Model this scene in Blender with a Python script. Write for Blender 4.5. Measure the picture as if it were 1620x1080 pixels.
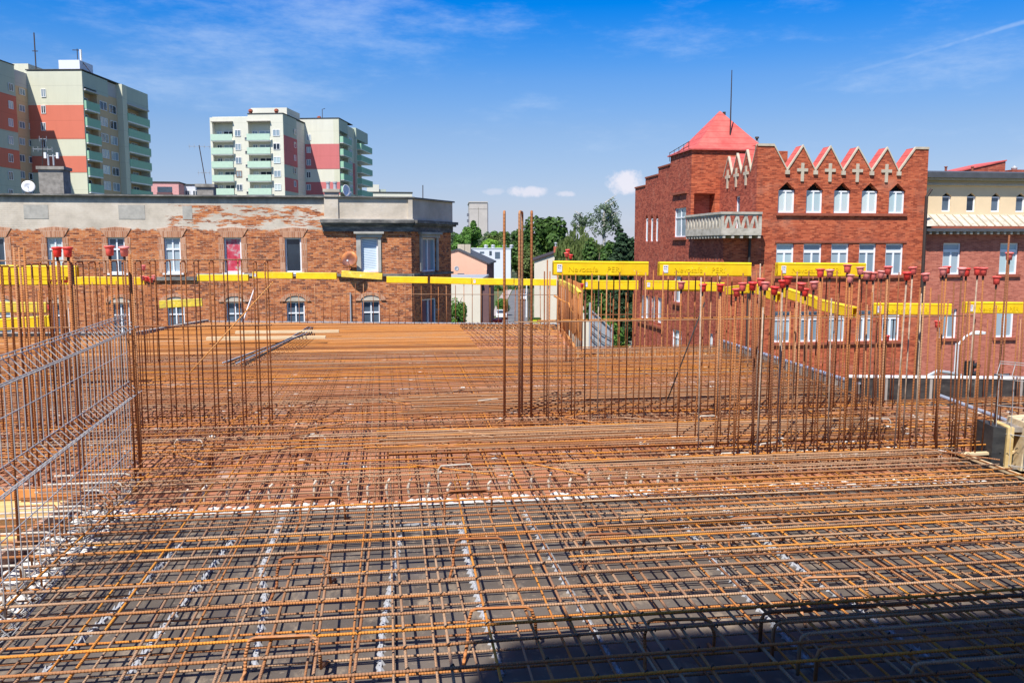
import bpy, bmesh, math, random
from mathutils import Vector as V, Matrix
random.seed(7)
for o in list(bpy.data.objects): bpy.data.objects.remove(o)
SC = bpy.context.scene
COL = SC.collection
# ---------------------------------------------------------------- camera
F = 1350.0
PIT = math.atan(150/F); TH = math.atan(193*math.cos(PIT)/F)
CAM = V((0, 0, 12.2))
fw = V((math.sin(TH)*math.cos(PIT), math.cos(TH)*math.cos(PIT), -math.sin(PIT)))
rt = V((math.cos(TH), -math.sin(TH), 0)); upv = rt.cross(fw)
cd = bpy.data.cameras.new('camera'); cam = bpy.data.objects.new('camera', cd); COL.objects.link(cam)
cd.sensor_width = 36; cd.lens = F/1620*36; cd.clip_end = 5000; cd.clip_start = 0.05
cam.matrix_world = Matrix(((rt.x, upv.x, -fw.x, CAM.x), (rt.y, upv.y, -fw.y, CAM.y), (rt.z, upv.z, -fw.z, CAM.z), (0, 0, 0, 1)))
SC.camera = cam
# ---------------------------------------------------------------- light
SUN_EL, SUN_AZ = 57, 35      # sun behind the camera and to its left
to_sun = V((-math.sin(math.radians(SUN_AZ))*math.cos(math.radians(SUN_EL)), -math.cos(math.radians(SUN_AZ))*math.cos(math.radians(SUN_EL)), math.sin(math.radians(SUN_EL))))
sl = bpy.data.lights.new('sun', 'SUN'); sl.energy = 4.9; sl.angle = math.radians(0.5); sl.color = (1, .95, .87)
so = bpy.data.objects.new('sun', sl); COL.objects.link(so); so.rotation_euler = to_sun.to_track_quat('Z', 'Y').to_euler(); so.location = (0, 0, 60)
SC.view_settings.view_transform = 'Standard'; SC.view_settings.look = 'None'; SC.view_settings.exposure = 0.62; SC.view_settings.gamma = 1

def ray(x, y): return fw + rt*((x-810)/F) + upv*((540-y)/F)
def atY(x, y, Y): d = ray(x, y); return CAM + d*(Y/d.y)
def atX(x, y, X): d = ray(x, y); return CAM + d*(X/d.x)
def atZ(x, y, Z): d = ray(x, y); return CAM + d*((Z-CAM.z)/d.z)
def onp(x, y, P, n): d = ray(x, y); return CAM + d*((P-CAM).dot(n)/d.dot(n))

w = bpy.data.worlds.new('World'); SC.world = w; w.use_nodes = True
nt = w.node_tree; N = nt.nodes; L = nt.links
bg = N['Background']; bg.inputs['Strength'].default_value = 0.112
sky = N.new('ShaderNodeTexSky'); sky.sky_type = 'NISHITA'; sky.sun_disc = False
sky.sun_elevation = math.radians(SUN_EL); sky.sun_rotation = math.radians(180+SUN_AZ); sky.air_density = 1.0; sky.dust_density = 0.3; sky.ozone_density = 3.5; sky.altitude = 200
def wm(op, a, b=None, c=None, tree=nt):
    n = tree.nodes.new('ShaderNodeMath'); n.operation = op
    for i, v in enumerate((a, b, c)):
        if v is None: continue
        if isinstance(v, (int, float)): n.inputs[i].default_value = v
        else: tree.links.new(v, n.inputs[i])
    return n.outputs[0]
def wvd(a, vec):
    n = N.new('ShaderNodeVectorMath'); n.operation = 'DOT_PRODUCT'; L.new(a, n.inputs[0]); n.inputs[1].default_value = vec; return n.outputs['Value']
def sstep(x, lo, hi):
    n = N.new('ShaderNodeMapRange'); n.interpolation_type = 'SMOOTHSTEP'; L.new(x, n.inputs[0]); n.inputs[1].default_value = lo; n.inputs[2].default_value = hi; return n.outputs[0]
tc = N.new('ShaderNodeTexCoord'); DIR = tc.outputs['Generated']
hs = N.new('ShaderNodeHueSaturation'); hs.inputs['Saturation'].default_value = 1.3; L.new(sky.outputs[0], hs.inputs['Color'])
def noise(vec, scale, det=5, rough=.55, loc=None, sc=None):
    m = N.new('ShaderNodeMapping'); L.new(vec, m.inputs[0]); m.inputs['Scale'].default_value = sc or (1, 1, 1); m.inputs['Location'].default_value = loc or (0, 0, 0)
    n = N.new('ShaderNodeTexNoise'); n.inputs['Scale'].default_value = scale; n.inputs['Detail'].default_value = det; n.inputs['Roughness'].default_value = rough
    L.new(m.outputs[0], n.inputs['Vector']); return n.outputs['Fac']
# wisps of cirrus
wis = sstep(noise(DIR, 3.4, 8, .66, (2.1, .6, 0), (1, 1, 3.6)), .47, .80)
wis = wm('MULTIPLY', wis, .48)
# contrail: a thin band along a great circle on the right
a_, b_ = ray(1150, 172).normalized(), ray(1640, 30).normalized()
nrm = a_.cross(b_).normalized()
d_ = wm('ADD', wvd(DIR, nrm), wm('MULTIPLY', wm('SUBTRACT', noise(DIR, 14, 3), .5), .006))
band = wm('SUBTRACT', 1.0, sstep(wm('ABSOLUTE', d_), .0004, .0032))
band = wm('MULTIPLY', band, sstep(wvd(DIR, rt), .26, .52))
band = wm('MULTIPLY', wm('MULTIPLY', band, .30), sstep(noise(DIR, 40, 3), .2, .6))
# small cumulus near the horizon
def puff(x, y, rx, ry, seed, amp):
    c = ray(x, y).normalized(); u = c.cross(V((0, 0, 1))).normalized()
    du = wm('DIVIDE', wvd(DIR, u), rx); dz = wm('DIVIDE', wm('SUBTRACT', wvd(DIR, (0, 0, 1)), c.z), ry)
    r = wm('ADD', wm('MULTIPLY', du, du), wm('MULTIPLY', dz, dz))
    nz = wm('MULTIPLY', wm('SUBTRACT', noise(DIR, 75, 5, .6, (seed, 0, 0)), .5), 3.0)
    front = sstep(wvd(DIR, c), .5, .6)
    return wm('MULTIPLY', wm('MULTIPLY', wm('SUBTRACT', 1.0, sstep(wm('ADD', r, nz), .3, 1.5)), front), amp)
cl = wm('MAXIMUM', puff(990, 287, .019, .013, 1, .75), puff(835, 304, .024, .006, 2, .6))
cl = wm('MAXIMUM', cl, puff(895, 307, .01, .0035, 3, .45))
cl = wm('MAXIMUM', cl, puff(780, 303, .012, .004, 5, .25))
hz = wm('MULTIPLY', wm('SUBTRACT', 1.0, sstep(wvd(DIR, (0, 0, 1)), -.02, .30)), .62)
allc = wm('MINIMUM', wm('ADD', wm('MAXIMUM', wis, band), 0.0), 1.0)
mx = N.new('ShaderNodeMix'); mx.data_type = 'RGBA'; L.new(hz, mx.inputs[0]); L.new(hs.outputs[0], mx.inputs[6]); mx.inputs[7].default_value = (4.2, 5.6, 8.2, 1)
mx1 = N.new('ShaderNodeMix'); mx1.data_type = 'RGBA'; tn = N.new('ShaderNodeValToRGB'); L.new(wvd(DIR, (0, 0, 1)), tn.inputs[0]); te = tn.color_ramp.elements
while len(te) < 5: te.new(.5)
for i, (p, c) in enumerate(((.04, (.64, .57, .59)), (.13, (.58, .59, .66)), (.185, (.45, .60, .77)), (.262, (.004, .56, .97)), (.6, (.25, .56, .82)))): te[i].position = p; te[i].color = (*c, 1)
tm = N.new('ShaderNodeMix'); tm.data_type = 'RGBA'; tm.blend_type = 'MULTIPLY'; tm.inputs[0].default_value = 1; L.new(mx.outputs[2], tm.inputs[6]); L.new(tn.outputs[0], tm.inputs[7])
L.new(allc, mx1.inputs[0]); L.new(tm.outputs[2], mx1.inputs[6]); mx1.inputs[7].default_value = (4.2, 4.9, 5.9, 1)
mx2 = N.new('ShaderNodeMix'); mx2.data_type = 'RGBA'; L.new(cl, mx2.inputs[0]); L.new(mx1.outputs[2], mx2.inputs[6]); mx2.inputs[7].default_value = (5.6, 5.3, 5.7, 1)
L.new(mx2.outputs[2], bg.inputs['Color'])

# ---------------------------------------------------------------- materials
MATS = {}
class NB:
    def __init__(s, name, rough=.8, metal=0, spec=.3):
        s.m = bpy.data.materials.new(name); s.m.use_nodes = True; s.t = s.m.node_tree; s.N = s.t.nodes; s.L = s.t.links
        s.b = s.N['Principled BSDF']; s.b.inputs['Roughness'].default_value = rough; s.b.inputs['Metallic'].default_value = metal
        s.b.inputs['Specular IOR Level'].default_value = spec
        g = s.N.new('ShaderNodeNewGeometry'); s.pos = g.outputs['Position']; s.isl = g.outputs['Random Per Island']
        s.rnd = s.N.new('ShaderNodeObjectInfo').outputs['Random']; MATS[name] = s.m
    def math(s, op, a, b=None, c=None): return wm(op, a, b, c, s.t)
    def noise(s, sc, det=4, rough=.55, scale=(1, 1, 1), vec=None, loc=(0, 0, 0)):
        m = s.N.new('ShaderNodeMapping'); s.L.new(vec or s.pos, m.inputs[0]); m.inputs['Scale'].default_value = scale; m.inputs['Location'].default_value = loc
        n = s.N.new('ShaderNodeTexNoise'); n.inputs['Scale'].default_value = sc; n.inputs['Detail'].default_value = det; n.inputs['Roughness'].default_value = rough
        s.L.new(m.outputs[0], n.inputs['Vector']); return n.outputs['Fac']
    def ramp(s, f, stops):
        r = s.N.new('ShaderNodeValToRGB'); s.L.new(f, r.inputs[0]); e = r.color_ramp.elements
        while len(e) < len(stops): e.new(.5)
        for i, (p, c) in enumerate(stops): e[i].position = p; e[i].color = (*c, 1)
        return r.outputs[0]
    def map(s, x, lo, hi, a=0, b=1):
        n = s.N.new('ShaderNodeMapRange'); s.L.new(x, n.inputs[0])
        for i, v in enumerate((lo, hi, a, b)): n.inputs[i+1].default_value = v
        return n.outputs[0]
    def mix(s, f, a, b, mode='MIX'):
        n = s.N.new('ShaderNodeMix'); n.data_type = 'RGBA'; n.blend_type = mode
        for k, v in ((0, f), (6, a), (7, b)):
            if isinstance(v, (int, float)): n.inputs[k].default_value = v
            elif isinstance(v, tuple): n.inputs[k].default_value = (*v, 1)
            else: s.L.new(v, n.inputs[k])
        return n.outputs[2]
    def xyz(s):
        n = s.N.new('ShaderNodeSeparateXYZ'); s.L.new(s.pos, n.inputs[0]); return n.outputs
    def comb(s, x, y, z=0):
        n = s.N.new('ShaderNodeCombineXYZ')
        for i, v in enumerate((x, y, z)):
            if isinstance(v, (int, float)): n.inputs[i].default_value = v
            else: s.L.new(v, n.inputs[i])
        return n.outputs[0]
    def col(s, c):
        if isinstance(c, tuple): s.b.inputs['Base Color'].default_value = (*c, 1)
        else: s.L.new(c, s.b.inputs['Base Color'])
        return s
    def bump(s, h, st=.3, d=.01):
        n = s.N.new('ShaderNodeBump'); n.inputs['Strength'].default_value = st; n.inputs['Distance'].default_value = d
        s.L.new(h, n.inputs['Height']); s.L.new(n.outputs[0], s.b.inputs['Normal']); return s
def plain(name, c, rough=.7, metal=0, var=.12, sc=3, spec=.3):
    n = NB(name, rough, metal, spec)
    f = n.noise(sc, 5, .6)
    k = n.ramp(f, [(.25, tuple(v*(1-var) for v in c)), (.75, tuple(min(1, v*(1+var)) for v in c))])
    n.col(k); return n.m

def rust(name, axis, pal):
    n = NB(name, .72, .0, .25)
    r = n.math('FRACT', n.math('ADD', n.isl, n.rnd))
    # fresh orange and old brown stretches along each bar
    sc = {'x': (.9, 6, 6), 'y': (6, .9, 6), 'z': (6, 6, .9)}[axis]
    f = n.math('ADD', n.math('MULTIPLY', r, .75), n.math('MULTIPLY', n.noise(2.2, 4, .65, sc), .55))
    c = n.ramp(n.math('SUBTRACT', f, .15), pal)
    sp = n.noise(60, 3, .6)
    c = n.mix(n.map(sp, .52, .75, 0, .4), c, (.16, .08, .05))
    n.col(c)
    wv = n.N.new('ShaderNodeTexWave'); wv.bands_direction = axis.upper(); wv.inputs['Scale'].default_value = 22; wv.inputs['Distortion'].default_value = 0
    n.L.new(n.pos, wv.inputs['Vector']); n.bump(wv.outputs['Fac'], .9, .004)
PAL = [(.05, (.13, .06, .035)), (.22, (.34, .14, .055)), (.42, (.44, .28, .17)), (.60, (.30, .16, .09)), (.78, (.50, .19, .045)), (.95, (.74, .31, .035))]
PALV = [(.05, (.15, .06, .035)), (.35, (.30, .11, .04)), (.7, (.44, .17, .055)), (.95, (.44, .25, .14))]
rust('rust_x', 'x', PAL); rust('rust_y', 'y', PAL); rust('rust_z', 'z', PALV)
PALO = [(.05, (.16, .07, .035)), (.3, (.40, .155, .045)), (.6, (.62, .26, .055)), (.95, (.50, .34, .22))]
rust('rust_orange', 'x', PALO)
plain('crusted', (.48, .42, .35), .95, 0, .35, 25); plain('crusted_bar', (.36, .27, .20), .95, 0, .5, 25)
plain('wire_grey', (.41, .41, .41), .5, .2, .25, 8)
plain('tie_black', (.035, .03, .028), .7)
plain('spacer_grey', (.37, .38, .41), .7, 0, .2, 30)

# film-faced shuttering, scuffed
n = NB('deck_grey', .55, 0, .35)
X, Y, Z = n.xyz()
base = n.ramp(n.noise(1.3, 6, .6), [(.3, (.070, .058, .048)), (.7, (.145, .120, .100))])
sc_ = n.map(n.noise(5, 6, .7, (1, .5, 1)), .53, .66, 0, .75)
base = n.mix(sc_, base, (.30, .235, .17))
mud = n.map(n.noise(18, 3, .7), .62, .72, 0, .8); base = n.mix(mud, base, (.21, .17, .13))
jx = n.math('ABSOLUTE', n.math('SUBTRACT', n.math('FRACT', n.math('DIVIDE', X, 1.25)), .5)); jy = n.math('ABSOLUTE', n.math('SUBTRACT', n.math('FRACT', n.math('DIVIDE', Y, 2.5)), .5))
j = n.math('MAXIMUM', n.map(jx, .4955, .497), n.map(jy, .4975, .4985)); base = n.mix(j, base, (.02, .018, .016)); n.col(base)
n.L.new(n.map(n.noise(4, 4, .6), .3, .7, .45, .75), n.b.inputs['Roughness'])
n = NB('deck_orange', .75, 0, .2)
X, Y, Z = n.xyz()
base = n.ramp(n.noise(.9, 6, .65), [(.28, (.23, .095, .052)), (.5, (.36, .150, .080)), (.72, (.44, .22, .135))])
base = n.mix(n.map(n.noise(9, 5, .7), .58, .72, 0, .6), base, (.16, .08, .055))
base = n.mix(n.map(n.noise(2.5, 4, .6, loc=(5, 3, 0)), .6, .68, 0, .6), base, (.48, .44, .40))
jx = n.math('ABSOLUTE', n.math('SUBTRACT', n.math('FRACT', n.math('DIVIDE', X, .5)), .5)); base = n.mix(n.map(jx, .488, .494), base, (.12, .06, .04)); n.col(base)
n = NB('concrete_splash', .95); n.col(n.ramp(n.noise(14, 6, .7), [(.35, (.30, .27, .24)), (.52, (.62, .60, .57)), (.7, (.74, .73, .70))])); n.bump(n.noise(20, 5), .8, .02)
n = NB('site_concrete', .9); n.col(n.ramp(n.noise(2, 7, .65), [(.3, (.22, .205, .19)), (.7, (.42, .40, .37))]))
n = NB('black_board', .6); n.col(n.ramp(n.noise(3, 7, .7, (1, 1, 2)), [(.35, (.018, .018, .02)), (.6, (.06, .058, .055)), (.72, (.26, .25, .23))]))
n = NB('edge_wood', .85); n.col(n.ramp(n.noise(3, 5, .6, (6, 1, 1)), [(.3, (.32, .17, .11)), (.7, (.52, .32, .22))]))
n = NB('yellow_wood', .75); n.col(n.ramp(n.noise(2, 5, .6, (1.5, 8, 8)), [(.3, (.52, .34, .12)), (.7, (.74, .55, .26))]))
n = NB('plank_wood', .8); n.col(n.ramp(n.noise(2, 5, .6, (1.5, 12, 12)), [(.3, (.55, .40, .22)), (.7, (.76, .62, .40))]))
n = NB('orange_board', .7); n.col(n.ramp(n.noise(5, 5, .6), [(.3, (.46, .17, .05)), (.7, (.66, .30, .09))]))
n = NB('grey_form', .75); n.col(n.ramp(n.noise(4, 6, .7, (3, 3, 1)), [(.3, (.16, .13, .11)), (.55, (.30, .26, .22)), (.7, (.48, .44, .40))]))
n = NB('beam_yellow', .45, 0, .4); k = n.ramp(n.noise(7, 5, .65), [(.3, (.72, .46, .006)), (.7, (.88, .62, .010))]); k = n.mix(n.map(n.noise(16, 6, .75, (1, 1, 3)), .62, .70, 0, .55), k, (.62, .52, .26)); k = n.mix(n.map(n.noise(30, 3, .6), .70, .74, 0, .8), k, (.60, .56, .46)); n.col(k)
n = NB('beam_dirty', .6, 0, .4); n.col(n.ramp(n.noise(9, 5, .65), [(.3, (.45, .36, .08)), (.6, (.80, .60, .04)), (.75, (.70, .64, .45))]))
plain('sticker', (.70, .72, .80), .5, 0, .1, 60); plain('print_dark', (.12, .12, .14), .6); plain('emboss', (.83, .60, .010), .5)
n = NB('cap_red', .5, 0, .45); n.col(n.ramp(n.math('FRACT', n.math('ADD', n.rnd, 0.0)), [(.1, (.86, .05, .04)), (.5, (.88, .11, .09)), (.95, (.88, .30, .27))]))

def brick(name, cols, mortar, extra=None, bw=.26, bh=.078, big=.35, rough=.9):
    n = NB(name, rough, 0, .2)
    X, Y, Z = n.xyz()
    v = n.comb(n.math('ADD', X, Y), Z)
    b = n.N.new('ShaderNodeTexBrick'); n.L.new(v, b.inputs['Vector'])
    b.inputs['Scale'].default_value = 1; b.inputs['Brick Width'].default_value = bw; b.inputs['Row Height'].default_value = bh
    b.inputs['Mortar Size'].default_value = .006; b.inputs['Color1'].default_value = (0, 0, 0, 1); b.inputs['Color2'].default_value = (1, 1, 1, 1); b.inputs['Mortar'].default_value = (.5, .5, .5, 1)
    b.inputs['Bias'].default_value = 0; b.inputs['Mortar Smooth'].default_value = .3
    cell = n.noise(1, 0, 0, (1/bw*1.01, 1/bh*1.01, 1), v)
    f = n.math('ADD', n.math('MULTIPLY', b.outputs['Color'], .62), n.math('MULTIPLY', n.noise(1.0, 3, .6, (6, 17, 1), v), .6))
    f = n.math('ADD', n.math('SUBTRACT', f, .25), n.math('MULTIPLY', n.math('SUBTRACT', n.noise(.55, 5, .6, (1, 1, 1), v), .5), big*1.3))
    c = n.ramp(f, cols)
    c = n.mix(n.math('MULTIPLY', b.outputs['Fac'], .8), c, mortar)
    if extra: c = extra(n, c, v, X, Y, Z, b)
    n.col(c); n.bump(n.math('SUBTRACT', 1.0, b.outputs['Fac']), .5, .01)
# red school building
def ex_red(n, c, v, X, Y, Z, b):
    st = n.map(n.noise(1.2, 6, .75, (1, .35, 1), v), .52, .72, 0, .5)
    c = n.mix(n.map(n.noise(.5, 5, .6, (1, 2, 1), v, (4, 4, 0)), .55, .72, 0, .35), c, (.60, .30, .20))
    return n.mix(st, c, (.26, .10, .07))
brick('brick_red', [(.05, (.22, .042, .020)), (.45, (.48, .105, .045)), (.95, (.64, .20, .09))], (.38, .14, .09), ex_red)
def ex_side(n, c, v, X, Y, Z, b):
    st = n.map(n.noise(2.2, 7, .8, (1, .5, 1), v), .52, .68, 0, .6)
    return n.mix(st, c, (.50, .22, .15))
brick('brick_side', [(.05, (.20, .042, .028)), (.45, (.40, .090, .052)), (.95, (.54, .16, .09))], (.36, .12, .085), ex_side)
brick('brick_pink', [(.05, (.33, .095, .065)), (.45, (.48, .15, .098)), (.95, (.58, .22, .15))], (.46, .22, .17), None)
# old tenement, plaster band breaking up over orange brick
def ex_old(n, c, v, X, Y, Z, b):
    soot = n.map(n.noise(3.2, 6, .75, (1, 2.6, 1), v), .56, .68, 0, .75); c = n.mix(soot, c, (.16, .085, .07))
    pale = n.map(n.noise(7, 3, .7, (1, 2.4, 1), v, (7, 2, 0)), .56, .68, 0, .6); c = n.mix(pale, c, (.66, .50, .38))
    edge = n.math('MULTIPLY', n.math('SUBTRACT', n.noise(1.6, 6, .7, (1, .8, 1), v), .5), .55)
    plast = n.map(n.math('ADD', Z, edge), 12.90, 12.98)
    pat = n.noise(1.0, 7, .72, (.55, 2.6, 1), v, (3.1, 1.7, 0))
    inX = n.math('MULTIPLY', n.map(X, -11.5, -9.0), n.map(X, -2.9, -2.95))
    thr = n.math('SUBTRACT', .70, n.math('MULTIPLY', inX, .20))
    hole = n.math('MULTIPLY', n.map(n.math('SUBTRACT', pat, thr), 0, .012), n.map(Z, 14.05, 14.0))
    plast = n.math('MULTIPLY', plast, n.math('SUBTRACT', 1.0, hole))
    pc = n.ramp(n.noise(.9, 7, .65, (1, 1, 1), v), [(.3, (.42, .37, .30)), (.5, (.57, .50, .41)), (.7, (.68, .61, .51))])
    top = n.map(n.math('ADD', Z, n.math('MULTIPLY', n.noise(2.5, 5, .7, (1, .5, 1), v), .5)), 14.35, 14.62, 0, .85)
    pc = n.mix(top, pc, (.16, .15, .145))
    # repaired rectangular patches
    cc = n.mix(plast, c, pc)
    lo = n.math('MULTIPLY', n.map(n.noise(.9, 6, .7, (.35, 3, 1), v, (1, 9, 0)), .60, .63), n.map(Z, 9.3, 9.2))
    cc = n.mix(n.math('MULTIPLY', lo, .8), cc, (.44, .39, .33))
    return cc
brick('brick_old', [(.05, (.15, .045, .025)), (.35, (.44, .125, .040)), (.7, (.62, .235, .085)), (.98, (.66, .38, .22))], (.48, .31, .20), ex_old, .26, .08, .45)
brick('brick_old_lintel', [(.05, (.36, .15, .08)), (.5, (.52, .26, .15)), (.95, (.64, .40, .28))], (.6, .46, .36), None, .09, .28, .5)
n = NB('old_plaster', .92); n.col(n.mix(n.map(n.noise(1.4, 7, .75, (1, 1, 1.6)), .56, .7, 0, .6), n.ramp(n.noise(.8, 6, .6), [(.3, (.42, .365, .29)), (.7, (.64, .56, .46))]), (.60, .57, .53))); n.bump(n.noise(3, 6, .7), .5, .04)
n = NB('soot_plaster', .92); n.col(n.ramp(n.noise(1.6, 7, .7, (1, 1, 3)), [(.3, (.05, .05, .052)), (.52, (.16, .155, .145)), (.7, (.36, .33, .29))]))
plain('sill_stone', (.40, .38, .34), .9, 0, .25, 3); plain('cream_stone', (.50, .43, .33), .9, 0, .18, 4)
n = NB('balcony_stone', .92); n.col(n.ramp(n.noise(2.5, 7, .7, (1, 1, 1.5)), [(.3, (.26, .235, .19)), (.5, (.46, .42, .35)), (.75, (.58, .54, .46))]))
plain('cream_plaster', (.72, .56, .36), .9, 0, .06, 1.2); plain('red_brickish', (.30, .085, .05), .9, 0, .25, 6)
n = NB('red_roof', .6, 0, .3)
X, Y, Z = n.xyz(); st = n.math('FRACT', n.math('MULTIPLY', Z, 2.6))
n.col(n.mix(n.map(st, .88, .95, 0, .7), n.ramp(n.noise(1.5, 5, .6), [(.3, (.50, .075, .065)), (.7, (.64, .15, .12))]), (.28, .04, .035)))
plain('dark_roof', (.07, .075, .085), .7, 0, .2, 2); plain('tar_roof', (.06, .06, .06), .9, 0, .3, 1); plain('pipe_dark', (.05, .035, .03), .6); plain('metal_grey', (.42, .44, .46), .5, .3, .1, 3)
plain('white_frame', (.80, .81, .83), .45, 0, .03); plain('white_paint', (.78, .78, .77), .6, 0, .05); plain('shade_black', (.012, .011, .012), .9); plain('wood_frame', (.30, .13, .05), .6)
def glass(name, a, b_, sc=1.2):
    n = NB(name, .12, 0, .6); r = n.math('FRACT', n.math('ADD', n.rnd, n.math('MULTIPLY', n.noise(sc, 3, .5), .5)))
    n.col(n.ramp(r, [(.2, a), (.8, b_)]))
glass('glass', (.02, .03, .045), (.10, .14, .19)); glass('glass_pale', (.38, .50, .53), (.52, .60, .60), .4); glass('glass_curtain', (.18, .25, .31), (.34, .42, .47), .6)
n = NB('curtain_red', .5); n.col(n.ramp(n.noise(3.5, 3, .6), [(.35, (.50, .03, .06)), (.5, (.55, .10, .14)), (.62, (.50, .40, .40)), (.7, (.12, .25, .10))]))
n = NB('blind_white', .5)
X, Y, Z = n.xyz(); n.col(n.mix(n.map(n.math('FRACT', n.math('MULTIPLY', n.math('ADD', Z, n.math('MULTIPLY', X, .15)), 9)), .6, .9), (.62, .72, .80), (.30, .42, .55)))
# tower block paints
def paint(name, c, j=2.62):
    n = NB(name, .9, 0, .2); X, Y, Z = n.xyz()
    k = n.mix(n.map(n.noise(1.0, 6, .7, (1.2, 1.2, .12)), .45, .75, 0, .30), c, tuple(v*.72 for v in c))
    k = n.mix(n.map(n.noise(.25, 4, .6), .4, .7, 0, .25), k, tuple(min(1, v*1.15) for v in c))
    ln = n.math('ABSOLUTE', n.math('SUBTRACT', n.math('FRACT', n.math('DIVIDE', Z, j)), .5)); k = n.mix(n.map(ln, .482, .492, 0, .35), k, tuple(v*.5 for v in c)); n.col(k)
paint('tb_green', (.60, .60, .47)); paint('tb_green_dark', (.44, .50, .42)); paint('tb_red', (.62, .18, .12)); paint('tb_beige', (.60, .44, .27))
paint('tb_grey', (.46, .45, .45)); paint('tb_cream', (.66, .65, .55)); paint('tb_rose', (.56, .17, .17)); plain('balc_green', (.30, .52, .37), .8, 0, .08, 2); plain('balc_pale', (.46, .62, .50), .8, 0, .08, 2)
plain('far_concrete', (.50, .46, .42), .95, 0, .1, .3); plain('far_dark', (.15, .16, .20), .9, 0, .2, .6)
plain('salmon', (.76, .44, .31), .9, 0, .05, .4); plain('cream_wall', (.66, .60, .50), .9, 0, .06, .6); plain('plum_wall', (.15, .085, .09), .9, 0, .15, 1); plain('white_wall', (.68, .71, .78), .85, 0, .03, .4); plain('pink_wall', (.66, .34, .33), .9)
plain('chimney_render', (.27, .25, .22), .95, 0, .45, 4); plain('chimney_brick', (.42, .12, .07), .9, 0, .2, 6)
n = NB('dish_rust', .6, .2); n.col(n.ramp(n.noise(1.6, 4, .5), [(.35, (.16, .06, .045)), (.5, (.42, .14, .04)), (.62, (.55, .30, .12)), (.72, (.75, .72, .66))]))
n = NB('asphalt', .9); n.col(n.ramp(n.noise(.5, 6, .6), [(.3, (.10, .10, .105)), (.7, (.17, .17, .175))]))
n = NB('pavement', .9); n.col(n.ramp(n.noise(.8, 6, .6), [(.3, (.30, .25, .23)), (.7, (.42, .36, .33))]))
n = NB('ground', .95); n.col(n.ramp(n.noise(.08, 7, .65), [(.35, (.055, .085, .03)), (.55, (.10, .12, .05)), (.7, (.20, .18, .14))]))
def leaf(name, pal):
    n = NB(name, .65, 0, .25); f = n.math('ADD', n.math('MULTIPLY', n.isl, .7), n.math('MULTIPLY', n.noise(.35, 3, .6), .5)); n.col(n.ramp(n.math('SUBTRACT', f, .1), pal))
    n.b.inputs['Transmission Weight'].default_value = 0
    tr = n.N.new('ShaderNodeBsdfTranslucent'); rr = n.ramp(f, pal); n.L.new(rr, tr.inputs[0]); ms = n.N.new('ShaderNodeMixShader'); ms.inputs[0].default_value = .25
    n.L.new(n.b.outputs[0], ms.inputs[1]); n.L.new(tr.outputs[0], ms.inputs[2]); n.L.new(ms.outputs[0], n.N['Material Output'].inputs[0])
leaf('leaf_dark', [(.1, (.022, .055, .012)), (.5, (.05, .11, .02)), (.9, (.10, .18, .035))])
leaf('leaf_mid', [(.1, (.04, .10, .02)), (.5, (.08, .19, .03)), (.9, (.15, .28, .05))])
leaf('leaf_bright', [(.1, (.09, .20, .02)), (.5, (.17, .33, .03)), (.9, (.25, .44, .06))])
leaf('leaf_grey', [(.1, (.05, .085, .045)), (.5, (.10, .155, .08)), (.9, (.19, .25, .14))])
leaf('leaf_olive', [(.1, (.05, .075, .02)), (.5, (.10, .145, .035)), (.9, (.18, .22, .07))])
leaf('needle_dark', [(.1, (.014, .035, .016)), (.5, (.03, .065, .028)), (.9, (.06, .11, .045))])
plain('bark', (.12, .095, .07), .95, 0, .3, 4); plain('bark_birch', (.42, .40, .36), .9, 0, .4, 2)
plain('car_white', (.75, .76, .78), .3, 0, .02, 1, .5); plain('car_dark', (.03, .035, .05), .3, 0, .02, 1, .5); plain('tyre', (.02, .02, .02), .9); plain('truck_red', (.60, .05, .05), .4); plain('bin_yellow', (.62, .66, .02), .5); plain('lamp_white', (.72, .73, .72), .5); plain('signal_black', (.015, .015, .017), .5); plain('tube_grey', (.36, .39, .45), .45, .3)

# ---------------------------------------------------------------- builders
def mkobj(name, bm, mat, parent=None, label=None, smooth=False):
    me = bpy.data.meshes.new(name); bm.to_mesh(me); bm.free()
    if mat: me.materials.append(MATS[mat])
    if smooth: me.shade_smooth()
    o = bpy.data.objects.new(name, me); COL.objects.link(o)
    if parent: o.parent = parent
    if label: o['label'] = label
    return o
def tag(o, label, cat, group=None, kind=None):
    if label: o['label'] = label
    if cat: o['category'] = cat
    if group: o['group'] = group
    if kind: o['kind'] = kind
    return o
def empty(name, loc, label, cat, group=None, rz=0):
    o = bpy.data.objects.new(name, None); COL.objects.link(o); o.location = loc; o.rotation_euler.z = rz; o.empty_display_size = .2
    return tag(o, label, cat, group)
def struct(o): o['kind'] = 'structure'; return o
def B(): return bmesh.new()
def obox(bm, O, U, Nn, u0, u1, n0, n1, z0, z1):
    """box in a frame: U along a wall, Nn outward, z up"""
    Zv = V((0, 0, 1)); vs = []
    for z in (z0, z1):
        for (u, q) in ((u0, n0), (u1, n0), (u1, n1), (u0, n1)): vs.append(bm.verts.new(O + U*u + Nn*q + Zv*z))
    for f in ((3, 2, 1, 0), (4, 5, 6, 7), (0, 1, 5, 4), (1, 2, 6, 5), (2, 3, 7, 6), (3, 0, 4, 7)): bm.faces.new([vs[i] for i in f])
UX, UY, UZ = V((1, 0, 0)), V((0, 1, 0)), V((0, 0, 1)); O0 = V((0, 0, 0))
def box(bm, x0, x1, y0, y1, z0, z1): obox(bm, O0, UX, UY, x0, x1, y0, y1, z0, z1)
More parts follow.
